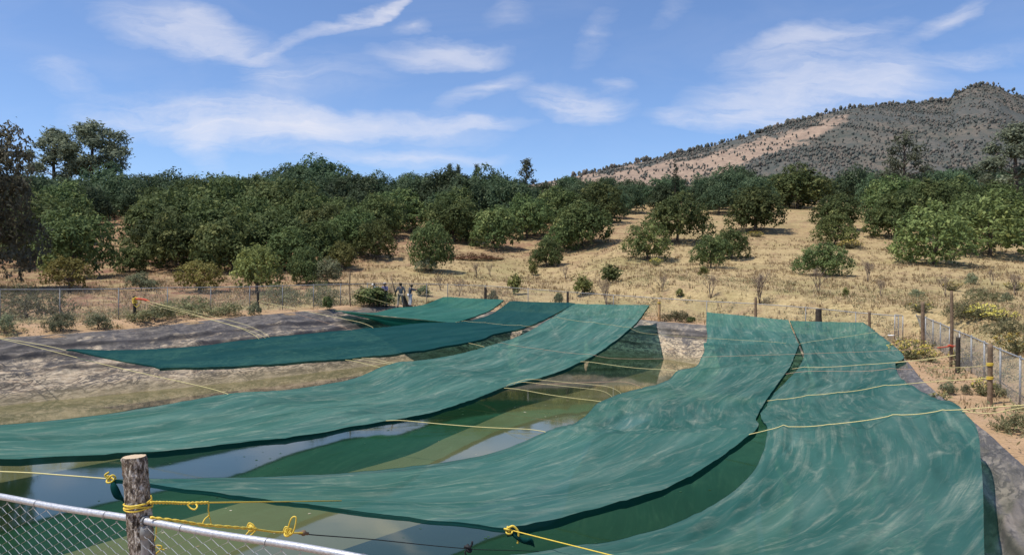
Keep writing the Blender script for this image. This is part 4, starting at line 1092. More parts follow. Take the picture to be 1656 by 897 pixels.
T_ = [  # kind, label, px, base, top, width
 ('avo1', 'big round dark avocado tree at the fence beside the tallest edge tree', 118, 452, 336, 128),
 ('yellow1', 'small yellowish avocado tree on a thin trunk just behind the wire fence', 112, 474, 412, 86),
 ('avo4', 'small isolated dark tree standing alone in the red soil lane', 210, 441, 394, 54),
 ('avo2', 'leaning cluster-forming dark tree at the edge of the red soil lane', 290, 436, 345, 108),
 ('avo5', 'dark tree crowding behind the yellow-green round tree', 350, 425, 322, 130),
 ('yellow0', 'rounded yellow-green tree close behind the wire fence', 322, 472, 419, 80),
 ('light0', 'bright mid-green tree with a bushy crown behind the short dark stake', 415, 474, 393, 86),
 ('avo0', 'dark green small tree next to the grey-green bush', 495, 460, 400, 58),
 ('avo6', 'tree with dark crown behind the bright mid-green tree', 440, 430, 342, 120),
 ('light1', 'low light-leaved tree beside a patch of shade on the dry grass', 553, 437, 389, 56),
 ('sun1', 'neat domed tree on dry grass up the slope from the people', 608, 420, 361, 66),
 ('avo1', 'tall narrow dark tree straight up the slope behind the people', 697, 438, 355, 74),
 ('avo4', 'dark tree with an open shaded base behind the red brush pile', 800, 402, 330, 84),
 ('avo2', 'tree with two visible trunks in the grove above the brush pile', 852, 386, 318, 80),
 ('avo0', 'short dense dark tree alone on the dry grass above the pond', 884, 431, 385, 58),
 ('avo5', 'tree leaning downhill in front of the broad dark tree', 912, 408, 358, 58),
 ('avo3', 'broad dark tree at the corner of the open slope', 942, 402, 328, 96),
 ('sun1', 'bushy ragged tree alone in the middle of the open slope', 1047, 420, 362, 80),
 ('avo2', 'large full tree at the upper edge of the open slope', 1095, 392, 316, 104),
 ('avo1', 'first of two joined low trees in mid slope, lower and darker', 1150, 434, 378, 66),
 ('avo4', 'second of two joined low trees in mid slope, taller and rounder', 1183, 418, 366, 62),
 ('avo5', 'low dark tree nearest the pond in the column of trees up the open lane', 1330, 446, 393, 86),
 ('sun0', 'middle round tree in the column of trees up the open lane', 1350, 398, 345, 74),
 ('avo3', 'topmost round tree in the column of trees up the open lane', 1352, 372, 316, 82),
 ('avo6', 'dense dark tree along the shady margin of the open lane', 1222, 376, 304, 100),
 ('avo2', 'tall dark tree at the head of the open lane under the mountain', 1290, 338, 272, 110),
 ('sun0', 'largest full-crowned tree on the grass above the flowering slope', 1510, 430, 334, 140),
 ('sun1', 'wide tree with visible forked trunk beside the largest full-crowned tree', 1600, 414, 318, 150),
 ('avo0', 'dark tree directly behind the largest full-crowned tree', 1448, 384, 310, 100),
]
for k_, lb_, px, b_, t_, w_ in T_: tree(k_, 'avocado_tree', lb_, px, b_, t_, w_, 'tree', 'avocado trees on the hillside')
# bigger special trees
tree('bigdark', 'broadleaf_tree', 'tallest shadowy brownish tree at the edge behind the wire fence', -22, 470, 190, 170)
tree('pine', 'pine_tree', 'open-crowned pale pine rising above the grove next to the edge tree', 150, 338, 205, 130)
tree('pine2', 'pine_tree', 'thinner second pine between the edge tree and the pale pine', 88, 338, 215, 90)
tree('thin', 'sparse_tree', 'sparse dark tree rising thin above the grove below the mountain', 1462, 350, 222, 80)
tree('pine2', 'pine_tree', 'dark pine at the skyline end below the mountain peak', 1642, 360, 210, 110)
tree('cypress', 'cypress_tree', 'slender dark cypress standing against the mountain slope', 1092, 345, 258, 16)
tree('cypress', 'cypress_tree', 'slender dark cypress half sunk in the grove under plain sky', 792, 345, 282, 18)
for px, lb_ in ((727, 'small skyline conifer first in the pair over the grove'), (741, 'small skyline conifer second in the pair over the grove'), (771, 'thin lone skyline conifer near the sunk cypress'), (851, 'pointed skyline conifer, widest of those over the grove')):
    tree('conifer', 'conifer_tree', lb_, px, 338, {727: 269, 741: 271, 771: 270, 851: 262}[px], {851: 26}.get(px, 14), 'tree', 'conifers on the grove skyline')
# mass of the grove
LIM = [(-200, 425), (0, 420), (120, 400), (165, 358), (245, 358), (250, 442), (560, 436), (640, 402), (700, 392), (760, 385), (900, 378), (960, 366), (1010, 358), (1060, 352), (1160, 352), (1200, 348), (1300, 336), (1385, 338), (1400, 372), (1450, 385), (1560, 395), (1800, 400)]
def lim(px): return float(np.interp(px, [a for a, _ in LIM], [b for _, b in LIM]))
rg = random.Random(11); count = 0
zone_lab = {0: ('dark avocado tree in the massed grove above the wrinkled liner bank', 'massed grove above the wrinkled liner bank'),
            1: ('dark avocado tree in the massed grove straight above the far nets', 'massed grove straight above the far nets'),
            2: ('green avocado tree in the massed grove at the foot of the mountain', 'massed grove at the foot of the mountain')}
for px, b_, t_, w_, k_ in [(262, 428, 352, 105, 2), (378, 440, 348, 118, 4), (468, 440, 368, 84, 0), (520, 432, 360, 96, 6), (572, 414, 340, 96, 3), (415, 405, 318, 116, 1), (640, 372, 310, 110, 2), (735, 392, 325, 96, 0), (60, 430, 330, 130, 3), (20, 410, 300, 140, 5)]:
    z_ = 0 if px < 560 else 1
    tree('avo%d' % k_, 'avocado_tree', zone_lab[z_][0], px, b_, t_, w_, 'tree', zone_lab[z_][1])
yrow = 84.0
while yrow < 197:
    x = -yrow * .74 + rg.uniform(-2, 2)
    while x < yrow * .74:
        xx, yy = x + rg.uniform(-1.5, 1.5), yrow + rg.uniform(-1.5, 1.5)
        x += 8.3
        z = g1(xx, yy); px = CX + xx / yy * F; py = 440 - (z - CAMZ) / yy * F
        if py > lim(px): continue
        if any((xx - a) ** 2 + (yy - b) ** 2 < (r_ + 2.2) ** 2 for a, b, r_ in used): continue
        if 1300 < px < 1385 and py > 330: continue
        hh = rg.choice((rg.uniform(5.4, 7), rg.uniform(6.6, 8.4), rg.uniform(7.4, 9.6))) * (1.0 if px < 1150 else .95); 
        if 455 < px < 535 and yy > 165: hh *= 1.35
        if 640 < px < 690 and yy > 165: hh *= 1.15
        if 860 < px < 1180 and yy > 130: hh = min(hh, 8) * .76
        zone = 0 if px < 560 else (1 if px < 1120 else 2)
        plant(('hazy%d' % rg.randrange(5)) if yy > 128 else 'avo%d' % rg.randrange(7), 'avocado_tree', zone_lab[zone][0], 'tree', (xx, yy, z), hh, hh * rg.uniform(1.12, 1.38), zone_lab[zone][1], None)
        count += 1
    yrow += 8.2
print('grove', count)

# shrubs and small plants
B_ = [ # kind, name, label, px, base, top, w, cat
 ('busho', 'olive_bush', 'wide olive scrub bush behind the wire fence at the edge', 45, 516, 458, 135),
 ('bushg', 'grey_bush', 'round grey-green bush in the lane between fence and grove', 228, 470, 436, 58),
 ('bushg', 'grey_bush', 'soft grey-green bush beside the dark green small tree', 531, 460, 411, 56),
 ('bushg', 'green_bush', 'leafy low bush on the bank by the fence, larger of the pair', 98, 536, 503, 54),
 ('bushg2', 'green_bush', 'leafy low bush on the bank by the fence, smaller of the pair', 158, 532, 506, 48),
 ('bushg2', 'green_bush', 'small bush at the picture edge under the wire fence', 8, 540, 508, 40),
 ('busho2', 'olive_bush', 'tangled olive weeds around the dark leaning post', 250, 520, 490, 90),
 ('busho', 'olive_bush', 'dry olive scrub between the dark leaning post and the short dark stake', 305, 512, 478, 110),
 ('busho2', 'olive_bush', 'low weeds on the bank before the short dark stake', 365, 512, 488, 60),
 ('bushg2', 'green_bush', 'small green weed at the foot of the short dark stake', 412, 512, 488, 26),
 ('busho', 'olive_bush', 'grey olive scrub at the fence above the knotted net tip', 455, 492, 458, 80),
 ('busho', 'olive_bush', 'tall olive scrub against the fence by the thin crooked stick', 520, 494, 452, 64),
 ('bushd', 'dark_bush', 'tiny dark bush at the knotted tip of the small clean net', 530, 502, 478, 20),
 ('bushd', 'dark_bush', 'broad dark green bush on the bank in front of the people', 606, 497, 461, 76),
 ('bushg2', 'grey_bush', 'grey bush at the foot of the tall narrow dark tree', 690, 440, 414, 42),
 ('sapd', 'sapling', 'leafy branch-like sapling beside the last person', 684, 478, 458, 24),
 ('busho2', 'olive_bush', 'low weeds behind the far edge of the small clean net', 705, 497, 484, 50),
 ('bushg2', 'green_bush', 'weedy bush by the short dark post in the far fence', 797, 492, 468, 22),
 ('sapl', 'sapling', 'upright light sapling on the dry grass above the far nets', 832, 476, 438, 28),
 ('sapl', 'sapling', 'thin light sapling next to the short dense dark tree', 862, 446, 420, 16),
 ('sapl', 'sapling', 'leafy sapling just behind the far fence', 942, 478, 440, 34),
 ('sapd', 'sapling', 'taller two-tiered sapling above the leafless shrub', 985, 458, 420, 40),
 ('bushd', 'green_bush', 'low green weeds at the fence foot beside the slim dark post', 903, 492, 472, 18),
 ('sapl', 'sapling', 'small bright sapling beside the leafless shrub in mid slope', 1138, 446, 428, 18),
 ('sapl', 'sapling', 'tiny green seedling on the dry grass behind the straight upper net', 1099, 480, 464, 14),
 ('busho2', 'olive_bush', 'tall dry weeds on the far rim next to the raw pale post', 1092, 520, 500, 52),
 ('bushd', 'dark_bush', 'small dark plant on the rim at the corner of the straight upper net', 1118, 522, 511, 18),
 ('sapl', 'sapling', 'tiny green seedling below the column of trees', 1368, 480, 462, 12),
 ('bushg2', 'green_bush', 'flat green tuft on the slope above the far gate', 1482, 480, 467, 26),
 ('bushg2', 'green_bush', 'green tuft on the upper flowering slope', 1572, 460, 440, 24),
 ('bushg2', 'green_bush', 'grey tuft at the top of the flowering slope near the edge', 1628, 490, 472, 26),
 ('bushg', 'green_bush', 'bright leafy bush on the dirt path beside the largest net', 1533, 639, 616, 32),
 ('bushg2', 'green_bush', 'small weed on the dirt path behind the bright leafy bush', 1562, 640, 622, 20),
 ('busho2', 'olive_bush', 'sprawling weeds on the dirt nearest the picture corner', 1640, 700, 668, 66),
 ('busho2', 'olive_bush', 'weeds at the foot of the fence near the short round post', 1612, 640, 618, 40),
 ('busho', 'olive_bush', 'scrub on the cut bank behind the farthest stake', 1560, 520, 486, 70),
 ('busho', 'olive_bush', 'scrub clump behind the side fence under the yellow flowers', 1630, 548, 512, 80),
 ('busho2', 'olive_bush', 'low scrub on the crest of the flowering slope', 1590, 486, 464, 60),
]
for k_, nm, lb_, px, b_, t_, w_ in B_: tree(k_, nm, lb_, px, b_, t_, w_, 'bush' if 'bush' in nm else 'sapling')
def bare(label, px, base, top):
    q = at_px(px, base); h = (base - top) * q.y / F
    o = link('bare_shrub', BARE[len(label) % 3], M['twig'], None, q); o.scale = (h / 2, h / 2, h / 2); o.rotation_euler[2] = random.uniform(0, 6)
    tag(o, label, 'shrub', 'leafless shrubs on the dry slope')
for px, b_, t_, lb_ in [(1150, 484, 436, 'dense leafless shrub behind the straight upper net'), (1229, 492, 432, 'tall thin leafless shrub behind the grey round post'), (1323, 474, 422, 'leafless shrub below the low dark tree of the lane'), (1403, 456, 414, 'leafless shrub in open grass past the lane trees'),
    (1425, 480, 444, 'short leafless shrub above the brown fence post'), (1070, 472, 440, 'small leafless shrub in the middle of the open slope'), (980, 496, 444, 'spreading leafless shrub at the fence beside the slim dark post'), (1530, 480, 438, 'leafless shrub on the crest above the farthest stake'),
    (1604, 462, 430, 'low leafless shrub beneath the wide forked tree'), (1642, 478, 432, 'wide leafless shrub near the picture edge'), (770, 450, 420, 'leafless twiggy shrub just below the brush pile'), (792, 446, 422, 'smaller leafless shrub below the brush pile'),
    (713, 470, 440, 'leafless shrub uphill of the last person'), (742, 480, 446, 'thin leafless shrub beyond the fence past the people'), (952, 470, 446, 'wispy leafless shrub by the leafy sapling'), (915, 452, 424, 'faint leafless shrub downhill of the leaning tree')]: bare(lb_, px, b_, t_)
def flower(kind, label, px, base, top, dens=1):
    q = at_px(px, base); fm = FLW[kind]; h = (base - top) * q.y / F / (1.0, .9, .6)[kind]
    r_ = empty('flowering_weed', q, random.uniform(0, 6)); r_.scale = (h * dens, h * dens, h); tag(r_, label, 'flowering plant', 'yellow flowering weeds')
    link('foliage', fm[0], M['olive'], r_); link('blossom', fm[1], M['flower'], r_)
for k_, px, b_, t_, lb_, dn in [(1, 1472, 580, 545, 'large yellow flowering clump at the corner of the largest net', 1.1), (1, 1590, 516, 490, 'bright yellow clump high on the slope behind the side fence', 1.2), (1, 1650, 572, 535, 'yellow clump at the picture edge behind the side fence', 1.2),
    (0, 1560, 512, 492, 'sparse yellow flowers on the slope above the red tie', 1.4), (0, 1556, 590, 560, 'yellow flowers along the foot of the side fence', 1.3), (0, 1505, 585, 560, 'yellow flowers beside the farthest stake', 1.0), (0, 1640, 470, 452, 'pale yellow flowers on the crest near the edge', 1.6),
    (1, 1222, 384, 374, 'yellow flowers under the dense dark tree', 1.6), (0, 1062, 430, 414, 'yellow flowers at the foot of the bushy ragged tree', 1.3), (1, 1375, 402, 386, 'yellow flowers beside the column of trees', 1.5), (2, 1490, 505, 488, 'faint yellow weeds on the cut bank', 1.6), (1, 1620, 520, 500, 'yellow flowers halfway down the slope behind the fence', 1.6),
    (0, 1590, 640, 605, 'tall yellow-tipped weeds near the short round post', .9), (2, 1520, 650, 632, 'low weeds on the rim of the liner beside the path', 1.3), (0, 1540, 470, 452, 'yellow weeds on the crest by the leafless shrub', 1.5)]: flower(k_, lb_, px, b_, t_, dn)

# brush pile
rs = np.random.default_rng(61); q0 = at_px(766, 420); n = 2600
a = rs.uniform(0, 6.28, n); r = rs.random(n) ** .5; C = np.stack([r * np.cos(a) * 3.2 * (1 + .25 * np.sin(2 * a + 1)), r * np.sin(a) * 1.6, rs.random(n) * .55 * (1 - r * r) * (1 + .8 * np.sin(a * 3 + r * 5)) + .05], 1)
v, q = leaf_quads(C, np.tile([[0, 0, 1.]], (n, 1)), .42, .10, rs); v[:, 2] = np.maximum(v[:, 2], .01)
me = mesh_np('brush_pile', v, quads=q); face_attr(me, 'tone', rs.uniform(0, 1, n)); o = link('brush_pile', me, M['redtwig'], None, q0); tag(o, 'heap of dry reddish cut branches at the edge of the grove', 'brush pile')

# dry grass and small weeds
def grass():
    rs = np.random.default_rng(91); N = 42000
    y = 14 + rs.random(N) ** .75 * 96; x = (rs.random(N) * 2 - 1) * (y * .72 + 1)
    e = sdist(x, y, FENCE_POLY); ri = sdist(x, y, RIMLO)
    prob = np.where(e > .2, 1.0, np.where(x > 4, .42, .15)) * np.where(y > 85, .6, 1) * (ri > .35)
    patch = np.array([mnoise.noise(Vector((a * .25, b * .25, 2))) for a, b in zip(x, y)])
    prob *= np.clip(.55 + patch * 1.5, .05, 1); k = rs.random(N) < prob; x, y = x[k], y[k]; z = G(x, y); n = len(x); V = []; T = []
    nb = 6; hh = rs.uniform(.10, .36, n) * np.where(y < 40, .8, 1.1)
    Vx = np.zeros((n, nb, 3, 3)); 
    for b in range(nb):
        a = rs.uniform(0, 6.28, n); dx, dy = np.cos(a), np.sin(a); lean = rs.uniform(.15, .9, n) * hh; ox, oy = rs.normal(0, .10, n), rs.normal(0, .10, n); w = rs.uniform(.012, .03, n) * (1 + (y - 30) / 60).clip(.8, 2)
        Vx[:, b, 0] = np.stack([x + ox - dy * w, y + oy + dx * w, z - .03], 1); Vx[:, b, 1] = np.stack([x + ox + dy * w, y + oy - dx * w, z - .03], 1)
        Vx[:, b, 2] = np.stack([x + ox + dx * lean, y + oy + dy * lean, z + hh * rs.uniform(.6, 1.1, n)], 1)
    V = Vx.reshape(-1, 3); me = mesh_np('dry_grass', V, tris=np.arange(len(V)).reshape(-1, 3)); face_attr(me, 'tone', np.repeat(rs.random(n), nb) * .7 + rs.random(n * nb) * .3)
    tag(link('dry_grass', me, M['dryleaf']), 'dry straw-coloured grass tufts covering the slope and banks', 'grass', None, 'stuff')
    N = 4200; y = 15 + rs.random(N) * 60; x = (rs.random(N) * 2 - 1) * (y * .72); e = sdist(x, y, FENCE_POLY); ri = sdist(x, y, RIMLO)
    pr = np.where((e > 0) & (x < -8) & (e < 9), .7, 0) + np.where((x > 10) & (e > 0) & (e < 14), .6, 0) + np.where((e < 0) & (ri > .5), .5, 0) + np.where(e > 0, .06, 0)
    k = rs.random(N) < pr; x, y = x[k], y[k]; z = G(x, y); m_ = 26; C = np.repeat(np.stack([x, y, z], 1), m_, 0); sp = np.repeat(rs.uniform(.12, .35, len(x)), m_)
    C = C + rs.normal(0, 1, C.shape) * sp[:, None] * np.array([1, 1, .0]) + np.stack([np.zeros(len(C)), np.zeros(len(C)), rs.random(len(C)) * sp * 1.6], 1)
    v, q = leaf_quads(C, np.tile([[0, 0, .8]], (len(C), 1)), .15, .05, rs); me = mesh_np('ground_weeds', v, quads=q); face_attr(me, 'tone', rs.random(len(q)))
    tag(link('ground_weeds', me, M['olive']), 'low olive weeds scattered along the banks and fence lines', 'weeds', None, 'stuff')
grass()

# ------------------------------------------------------------------ people
def skinned(name, pts, edges, mat, parent, sub=2):
    me = bpy.data.meshes.new(name); me.from_pydata([p[0] for p in pts], edges, []); o = bpy.data.objects.new(name, me); COL.objects.link(o)
    md = o.modifiers.new('skin', 'SKIN'); md.use_smooth_shade = True; md.branch_smoothing = .4
    for i, p in enumerate(pts):
        r = p[1]; me.skin_vertices[0].data[i].radius = (r, r) if not hasattr(r, '__len__') else r; me.skin_vertices[0].data[i].use_root = (i == 0)
    s2 = o.modifiers.new('sub', 'SUBSURF'); s2.levels = sub; s2.render_levels = sub
    dg = bpy.context.evaluated_depsgraph_get(); nm = bpy.data.meshes.new_from_object(o.evaluated_get(dg)); nm.name = name
    bpy.data.objects.remove(o); smooth(nm)
    if mat: nm.materials.clear(); nm.materials.append(mat)
    return link(name, nm, mat, parent)
def person(label, pos, rz, shirt, trousers, pose, hat=None, height=1.68):
    """faces local +Y; pose gives joints in metres for a 1.68 m figure"""
    root = empty('person', pos, rz); tag(root, label, 'person', 'people working at the bank')
    root.scale = (height / 1.68,) * 3
    J = {'pelvis': (0, 0, .92), 'waist': (0, .0, 1.05), 'chest': (0, .02, 1.26), 'neck': (0, .02, 1.43), 'jaw': (0, .045, 1.50), 'crown': (0, .03, 1.62),
         'shL': (-.18, .01, 1.38), 'elL': (-.25, -.02, 1.12), 'wrL': (-.24, .14, .92), 'shR': (.18, .01, 1.38), 'elR': (.25, -.02, 1.12), 'wrR': (.24, .14, .92),
         'hipL': (-.09, 0, .88), 'knL': (-.11, .03, .48), 'anL': (-.12, -.02, .08), 'toL': (-.13, .15, .03), 'hipR': (.09, 0, .88), 'knR': (.11, .03, .48), 'anR': (.12, -.02, .08), 'toR': (.13, .15, .03)}
    J.update(pose); V_ = {k: Vector(v) for k, v in J.items()}
    def lerp(a, b, f): return tuple(V_[a].lerp(V_[b], f))
    pts, ed = [], []
    def add(p, r, par=None):
        pts.append((tuple(p), r)); i = len(pts) - 1
        if par is not None: ed.append((par, i))
        return i
    pe = add(V_['pelvis'], (.13, .10)); wa = add(V_['waist'], (.125, .095), pe); ch = add(V_['chest'], (.15, .105), wa); ne = add(V_['neck'], .055, ch); ja = add(V_['jaw'], .075, ne)
    hm = add(lerp('jaw', 'crown', .5), .092, ja); add(V_['crown'], .07, hm)
    for s in 'LR':
        sh = add(V_['sh' + s], .06, ch); el = add(V_['el' + s], .042, sh); wr_ = add(V_['wr' + s], .028, el)
        fd = (V_['wr' + s] - V_['el' + s]).normalized(); sidev = fd.cross(Vector((1, 0, 0))); sidev = sidev.normalized() if sidev.length > .1 else Vector((0, 0, 1))
        pm = add(V_['wr' + s] + fd * .055, (.035, .022), wr_)
        for k, L in enumerate((.075, .088, .082, .065)):
            b = add(V_['wr' + s] + fd * .10 + sidev * (.018 * (k - 1.5)), .0095, pm); c1 = add(V_['wr' + s] + fd * (.10 + L * .55) + sidev * (.021 * (k - 1.5)) + Vector((0, 0, -.008)), .009, b); add(V_['wr' + s] + fd * (.10 + L) + sidev * (.022 * (k - 1.5)) + Vector((0, 0, -.024)), .0075, c1)
        th = add(V_['wr' + s] + fd * .035 - sidev * .042, .012, pm); add(V_['wr' + s] + fd * .08 - sidev * .058, .009, th)
        hi = add(V_['hip' + s], .085, pe); kn = add(V_['kn' + s], .056, hi); an = add(V_['an' + s], .038, kn); add(V_['to' + s], (.042, .03), an)
    body = skinned('body', pts, ed, M['skin'], root, 2)
    # face
    hc = V_['jaw'].lerp(V_['crown'], .45); fwd = Vector((0, 1, 0))
    mb = MB(); mb.ball(hc + fwd * .098 + Vector((0, 0, -.012)), .016, 8, 6, (1, 1.2, 1.5))
    for sx in (-1, 1): mb.ball(hc + Vector((sx * .098, -.005, 0)), .03, 8, 6, (.35, .7, 1))
    mb.build('face_features', M['skin'], root)
    mb = MB(); 
    for sx in (-1, 1): mb.ball(hc + fwd * .088 + Vector((sx * .034, 0, .02)), .011, 8, 6)
    mb.ball(hc + fwd * .088 + Vector((0, 0, -.052)), .014, 8, 6, (1.8, .5, .4)); mb.build('eyes_and_mouth', M['hair'], root)
    mb = MB(); mb.ball(hc + Vector((0, -.018, .028)), .104, 14, 9, (.97, 1.02, .98)); mb.build('hair', M['hair'], root)
    # clothes
    pts, ed = [], []
    wa = add(V_['pelvis'] + Vector((0, 0, -.06)), (.155, .125)); w2 = add(V_['waist'], (.148, .115), wa); ch = add(V_['chest'], (.172, .125), w2); add(V_['neck'] + Vector((0, 0, -.035)), .075, ch)
    for s in 'LR':
        sh = add(V_['sh' + s], .076, ch); el = add(V_['el' + s], .058, sh); add(lerp('el' + s, 'wr' + s, .85), .045, el)
    skinned('shirt', pts, ed, shirt, root, 2)
    pts, ed = [], []
    pe = add(V_['pelvis'] + Vector((0, 0, .03)), (.150, .118))
    for s in 'LR':
        hi = add(V_['hip' + s], .105, pe); kn = add(V_['kn' + s], .080, hi); add(lerp('kn' + s, 'an' + s, .92), .066, kn)
    skinned('trousers', pts, ed, trousers, root, 2)
    mb = MB()
    for s in 'LR':
        a, t = V_['an' + s], V_['to' + s]; mb.tube([a + Vector((0, -.05, -.02)), a + Vector((0, 0, -.01)), a.lerp(t, .6), t + Vector((0, .03, 0))], [.05, .055, .05, .035], 10)
    mb.build('shoes', M['hair'], root)
    if hat is not None:
        mb = MB(); cc = V_['crown']; mb.lathe([(.001, .065), (.06, .06), (.095, .02), (.105, -.03), (.165, -.04), (.165, -.048), (.10, -.045)] if hat[1] == 'brim' else [(.001, .058), (.07, .05), (.102, .01), (.108, -.045), (.10, -.045)], 20, tuple(cc))
        if hat[1] == 'cap': mb.box(cc + Vector((0, .14, -.035)), (.15, .10, .012))
        mb.build('hat', hat[0], root)
    return root
khaki, white_t, denim = cloth('khaki_trousers', (.30, .26, .20)), cloth('pale_trousers', (.55, .60, .65)), cloth('blue_trousers', (.16, .20, .28))
def ppos(px, py): return at_px(px, py)
pd = P(612, 497, 54.9); pz = lambda px, d: Vector((P(px, 440, d).x, d, g1(P(px, 440, d).x, d)))
person('person in pale grey shirt and white hat bending behind the dark green bush', pz(612, 53.4), R(70), cloth('pale_grey_shirt', (.34, .36, .33)), khaki,
       {'waist': (0, .06, 1.04), 'chest': (0, .16, 1.22), 'neck': (0, .27, 1.35), 'jaw': (0, .34, 1.39), 'crown': (0, .40, 1.49), 'shL': (-.18, .20, 1.31), 'shR': (.18, .20, 1.31), 'elL': (-.22, .30, 1.06), 'elR': (.22, .30, 1.06), 'wrL': (-.16, .46, .95), 'wrR': (.16, .46, .95)}, (cloth('white_hat', (.62, .60, .55)), 'brim'), 1.72)
person('person in violet-blue shirt and pale cap with arms folded beside the bush', pz(622.5, 53.2), R(160), cloth('violet_shirt', (.15, .14, .24)), white_t,
       {'elL': (-.24, .06, 1.13), 'wrL': (.02, .22, 1.18), 'elR': (.24, .06, 1.13), 'wrR': (-.02, .24, 1.13)}, (cloth('pale_cap', (.45, .40, .36)), 'cap'), 1.72)
person('person in dark grey shirt and khaki trousers walking with back turned', pz(648, 52.6), R(15), cloth('dark_grey_shirt', (.11, .12, .125)), khaki,
       {'knL': (-.16, .10, .48), 'anL': (-.20, -.06, .08), 'toL': (-.22, .12, .03), 'knR': (.13, .02, .48), 'anR': (.17, -.14, .08), 'toR': (.18, .04, .03), 'elL': (-.30, -.03, 1.12), 'wrL': (-.34, .12, .96), 'elR': (.27, -.05, 1.12), 'wrR': (.27, .05, .90)}, (cloth('black_cap', (.02, .02, .022)), 'cap'), 1.74)
person('person in dark blue shirt and pale trousers reaching out toward the sapling', pz(663, 53.8), R(-60), cloth('dark_blue_shirt', (.045, .07, .10)), white_t,
       {'elL': (-.24, .22, 1.30), 'wrL': (-.18, .46, 1.30), 'elR': (.22, .20, 1.24), 'wrR': (.16, .44, 1.26), 'chest': (0, .06, 1.26), 'neck': (0, .10, 1.42), 'jaw': (0, .14, 1.48), 'crown': (0, .13, 1.60)}, (M['hair'], 'cap'), 1.62)
mb = MB(); mb.tube([pz(640.5, 52.3) + Vector((0, 0, .9)), P(632, 447, 52.4)], [.045, .04], 8)
tag(mb.build('wooden_pole', M['wood']), 'slanting wooden pole held up next to the walking person', 'pole')
# dark sheet dragged by the walking person
mb = MB(); q0 = pz(652.5, 52.4); VV = []
for j in range(9):
    for i in range(7):
        f = j / 8; g_ = i / 6
        VV.append((q0.x - .05 + g_ * (.16 + .34 * (1 - f)) , q0.y + .08 * math.sin(g_ * 9 + f * 3), q0.z + .02 + f * .88 - .05 * math.sin(g_ * 3)))
mb.add(VV, [(j * 7 + i, j * 7 + i + 1, (j + 1) * 7 + i + 1, (j + 1) * 7 + i) for j in range(8) for i in range(6)])
tag(mb.build('dark_sheet', M['darkwood']), 'dark folded sheet hanging beside the walking person to the ground', 'sheet')

# ------------------------------------------------------------------ mountain
def mountain():
    prof = [(560, 345), (700, 330), (820, 306), (900, 291), (960, 279), (1010, 267), (1060, 257), (1130, 242), (1200, 223), (1270, 202), (1340, 183), (1380, 174), (1450, 169), (1500, 165), (1535, 164), (1548, 152), (1565, 142), (1595, 137), (1615, 141), (1635, 152), (1660, 161), (1720, 172), (1800, 200), (1950, 260), (2150, 330)]
    pxs = np.linspace(560, 2150, 460); pys = np.interp(pxs, [a for a, _ in prof], [b for _, b in prof])
    nv = 110; V = []; colr = []; fieldmask = []
    for j in range(nv + 1):
        f = j / nv
        for i, (px, py) in enumerate(zip(pxs, pys)):
            dr = 2300 - 500 * (1 - min(1, max(0, (px - 900) / 700)))       # nearer toward the low end
            ridge = P(px, py, dr)
            if f <= .9:
                t = f / .9; d = 650 + (dr - 650) * t
                x = ridge.x * d / dr * (1 + .0)
                z = 26 + (ridge.z - 26) * (t ** 1.25)
                amp = 26 * math.sin(math.pi * min(1, t)) * (.35 + .65 * min(1, max(0, (px - 1000) / 400)))
                u = x / 260.0; w = d / 420.0
                gully = (1 - abs(mnoise.noise(Vector((u * 1.3 + w * .5, w * .9, 3)))) * 2)
                z += amp * (gully - .5) + amp * .35 * mnoise.noise(Vector((u * 4, w * 4, 9)))
                V.append((x, d, z))
            else:
                t = (f - .9) / .1; V.append((ridge.x * (1 + .1 * t), dr + 700 * t, ridge.z * (1 - .8 * t)))
    n_ = len(pxs); idx = np.arange((nv + 1) * n_).reshape(nv + 1, n_)
    q = np.stack([idx[:-1, :-1], idx[:-1, 1:], idx[1:, 1:], idx[1:, :-1]], -1).reshape(-1, 4)
    V = np.array(V); me = mesh_np('mountain', V, quads=q); smooth(me)
    # cleared field: seen as a tan wedge under the ridge
    sx = CX + V[:, 0] / V[:, 1] * F; sy = 440 - (V[:, 2] - CAMZ) / V[:, 1] * F
    up_e = np.interp(sx, [880, 960, 1060, 1130, 1200, 1270, 1340, 1365, 1380], [292, 279, 262, 252, 233, 212, 191, 186, 180]) + 1
    lo_e = np.interp(sx, [880, 960, 1060, 1130, 1200, 1270, 1340, 1365, 1380], [316, 318, 312, 300, 274, 244, 214, 198, 180])
    jit = np.array([mnoise.noise(Vector((a * .02, b * .02, 0))) + .6 * mnoise.noise(Vector((a * .06, b * .06, 5))) for a, b in zip(V[:, 0], V[:, 1])]) * 13
    fm = np.clip((sy + jit - up_e) / 4, 0, 1) * np.clip((lo_e - sy - jit) / 6, 0, 1)
    vert_attr(me, 'field', fm)
    return me, V, fm, sx, sy
mme, MV, MF, MSX, MSY = mountain()
m = Mat('mountain_slope'); p = m.pos()
n1 = m.noise(p, .010, 7, .7, .8); n2 = m.noise(m.mapping(p, (1, .5, 1.2)), .06, 7, .75); n3 = m.noise(p, .0035, 4, .55)
n5 = m.noise(m.mapping(p, (1, .35, 1)), .03, 8, .8, .6)
forest = m.mix(m.ramp(n5, [(.44, 0), (.60, 1)]), (.070, .078, .068), (.185, .15, .118))
forest = m.mix(m.math('MULTIPLY', m.ramp(n2, [(.46, 0), (.56, 1)]), .55), forest, (.085, .09, .078))
forest = m.mix(m.math('MULTIPLY', m.ramp(n1, [(.50, 0), (.64, 1)]), .4), forest, (.20, .155, .12))
forest = m.mix(m.math('MULTIPLY', m.ramp(n3, [(.42, 1), (.58, 0)]), .6), forest, (.082, .090, .088))  # slope colours carry a bluish-grey lift that stands in for distance haze
field = m.mix(m.ramp(n2, [(.35, 0), (.65, 1)]), (.24, .17, .13), (.37, .275, .20))
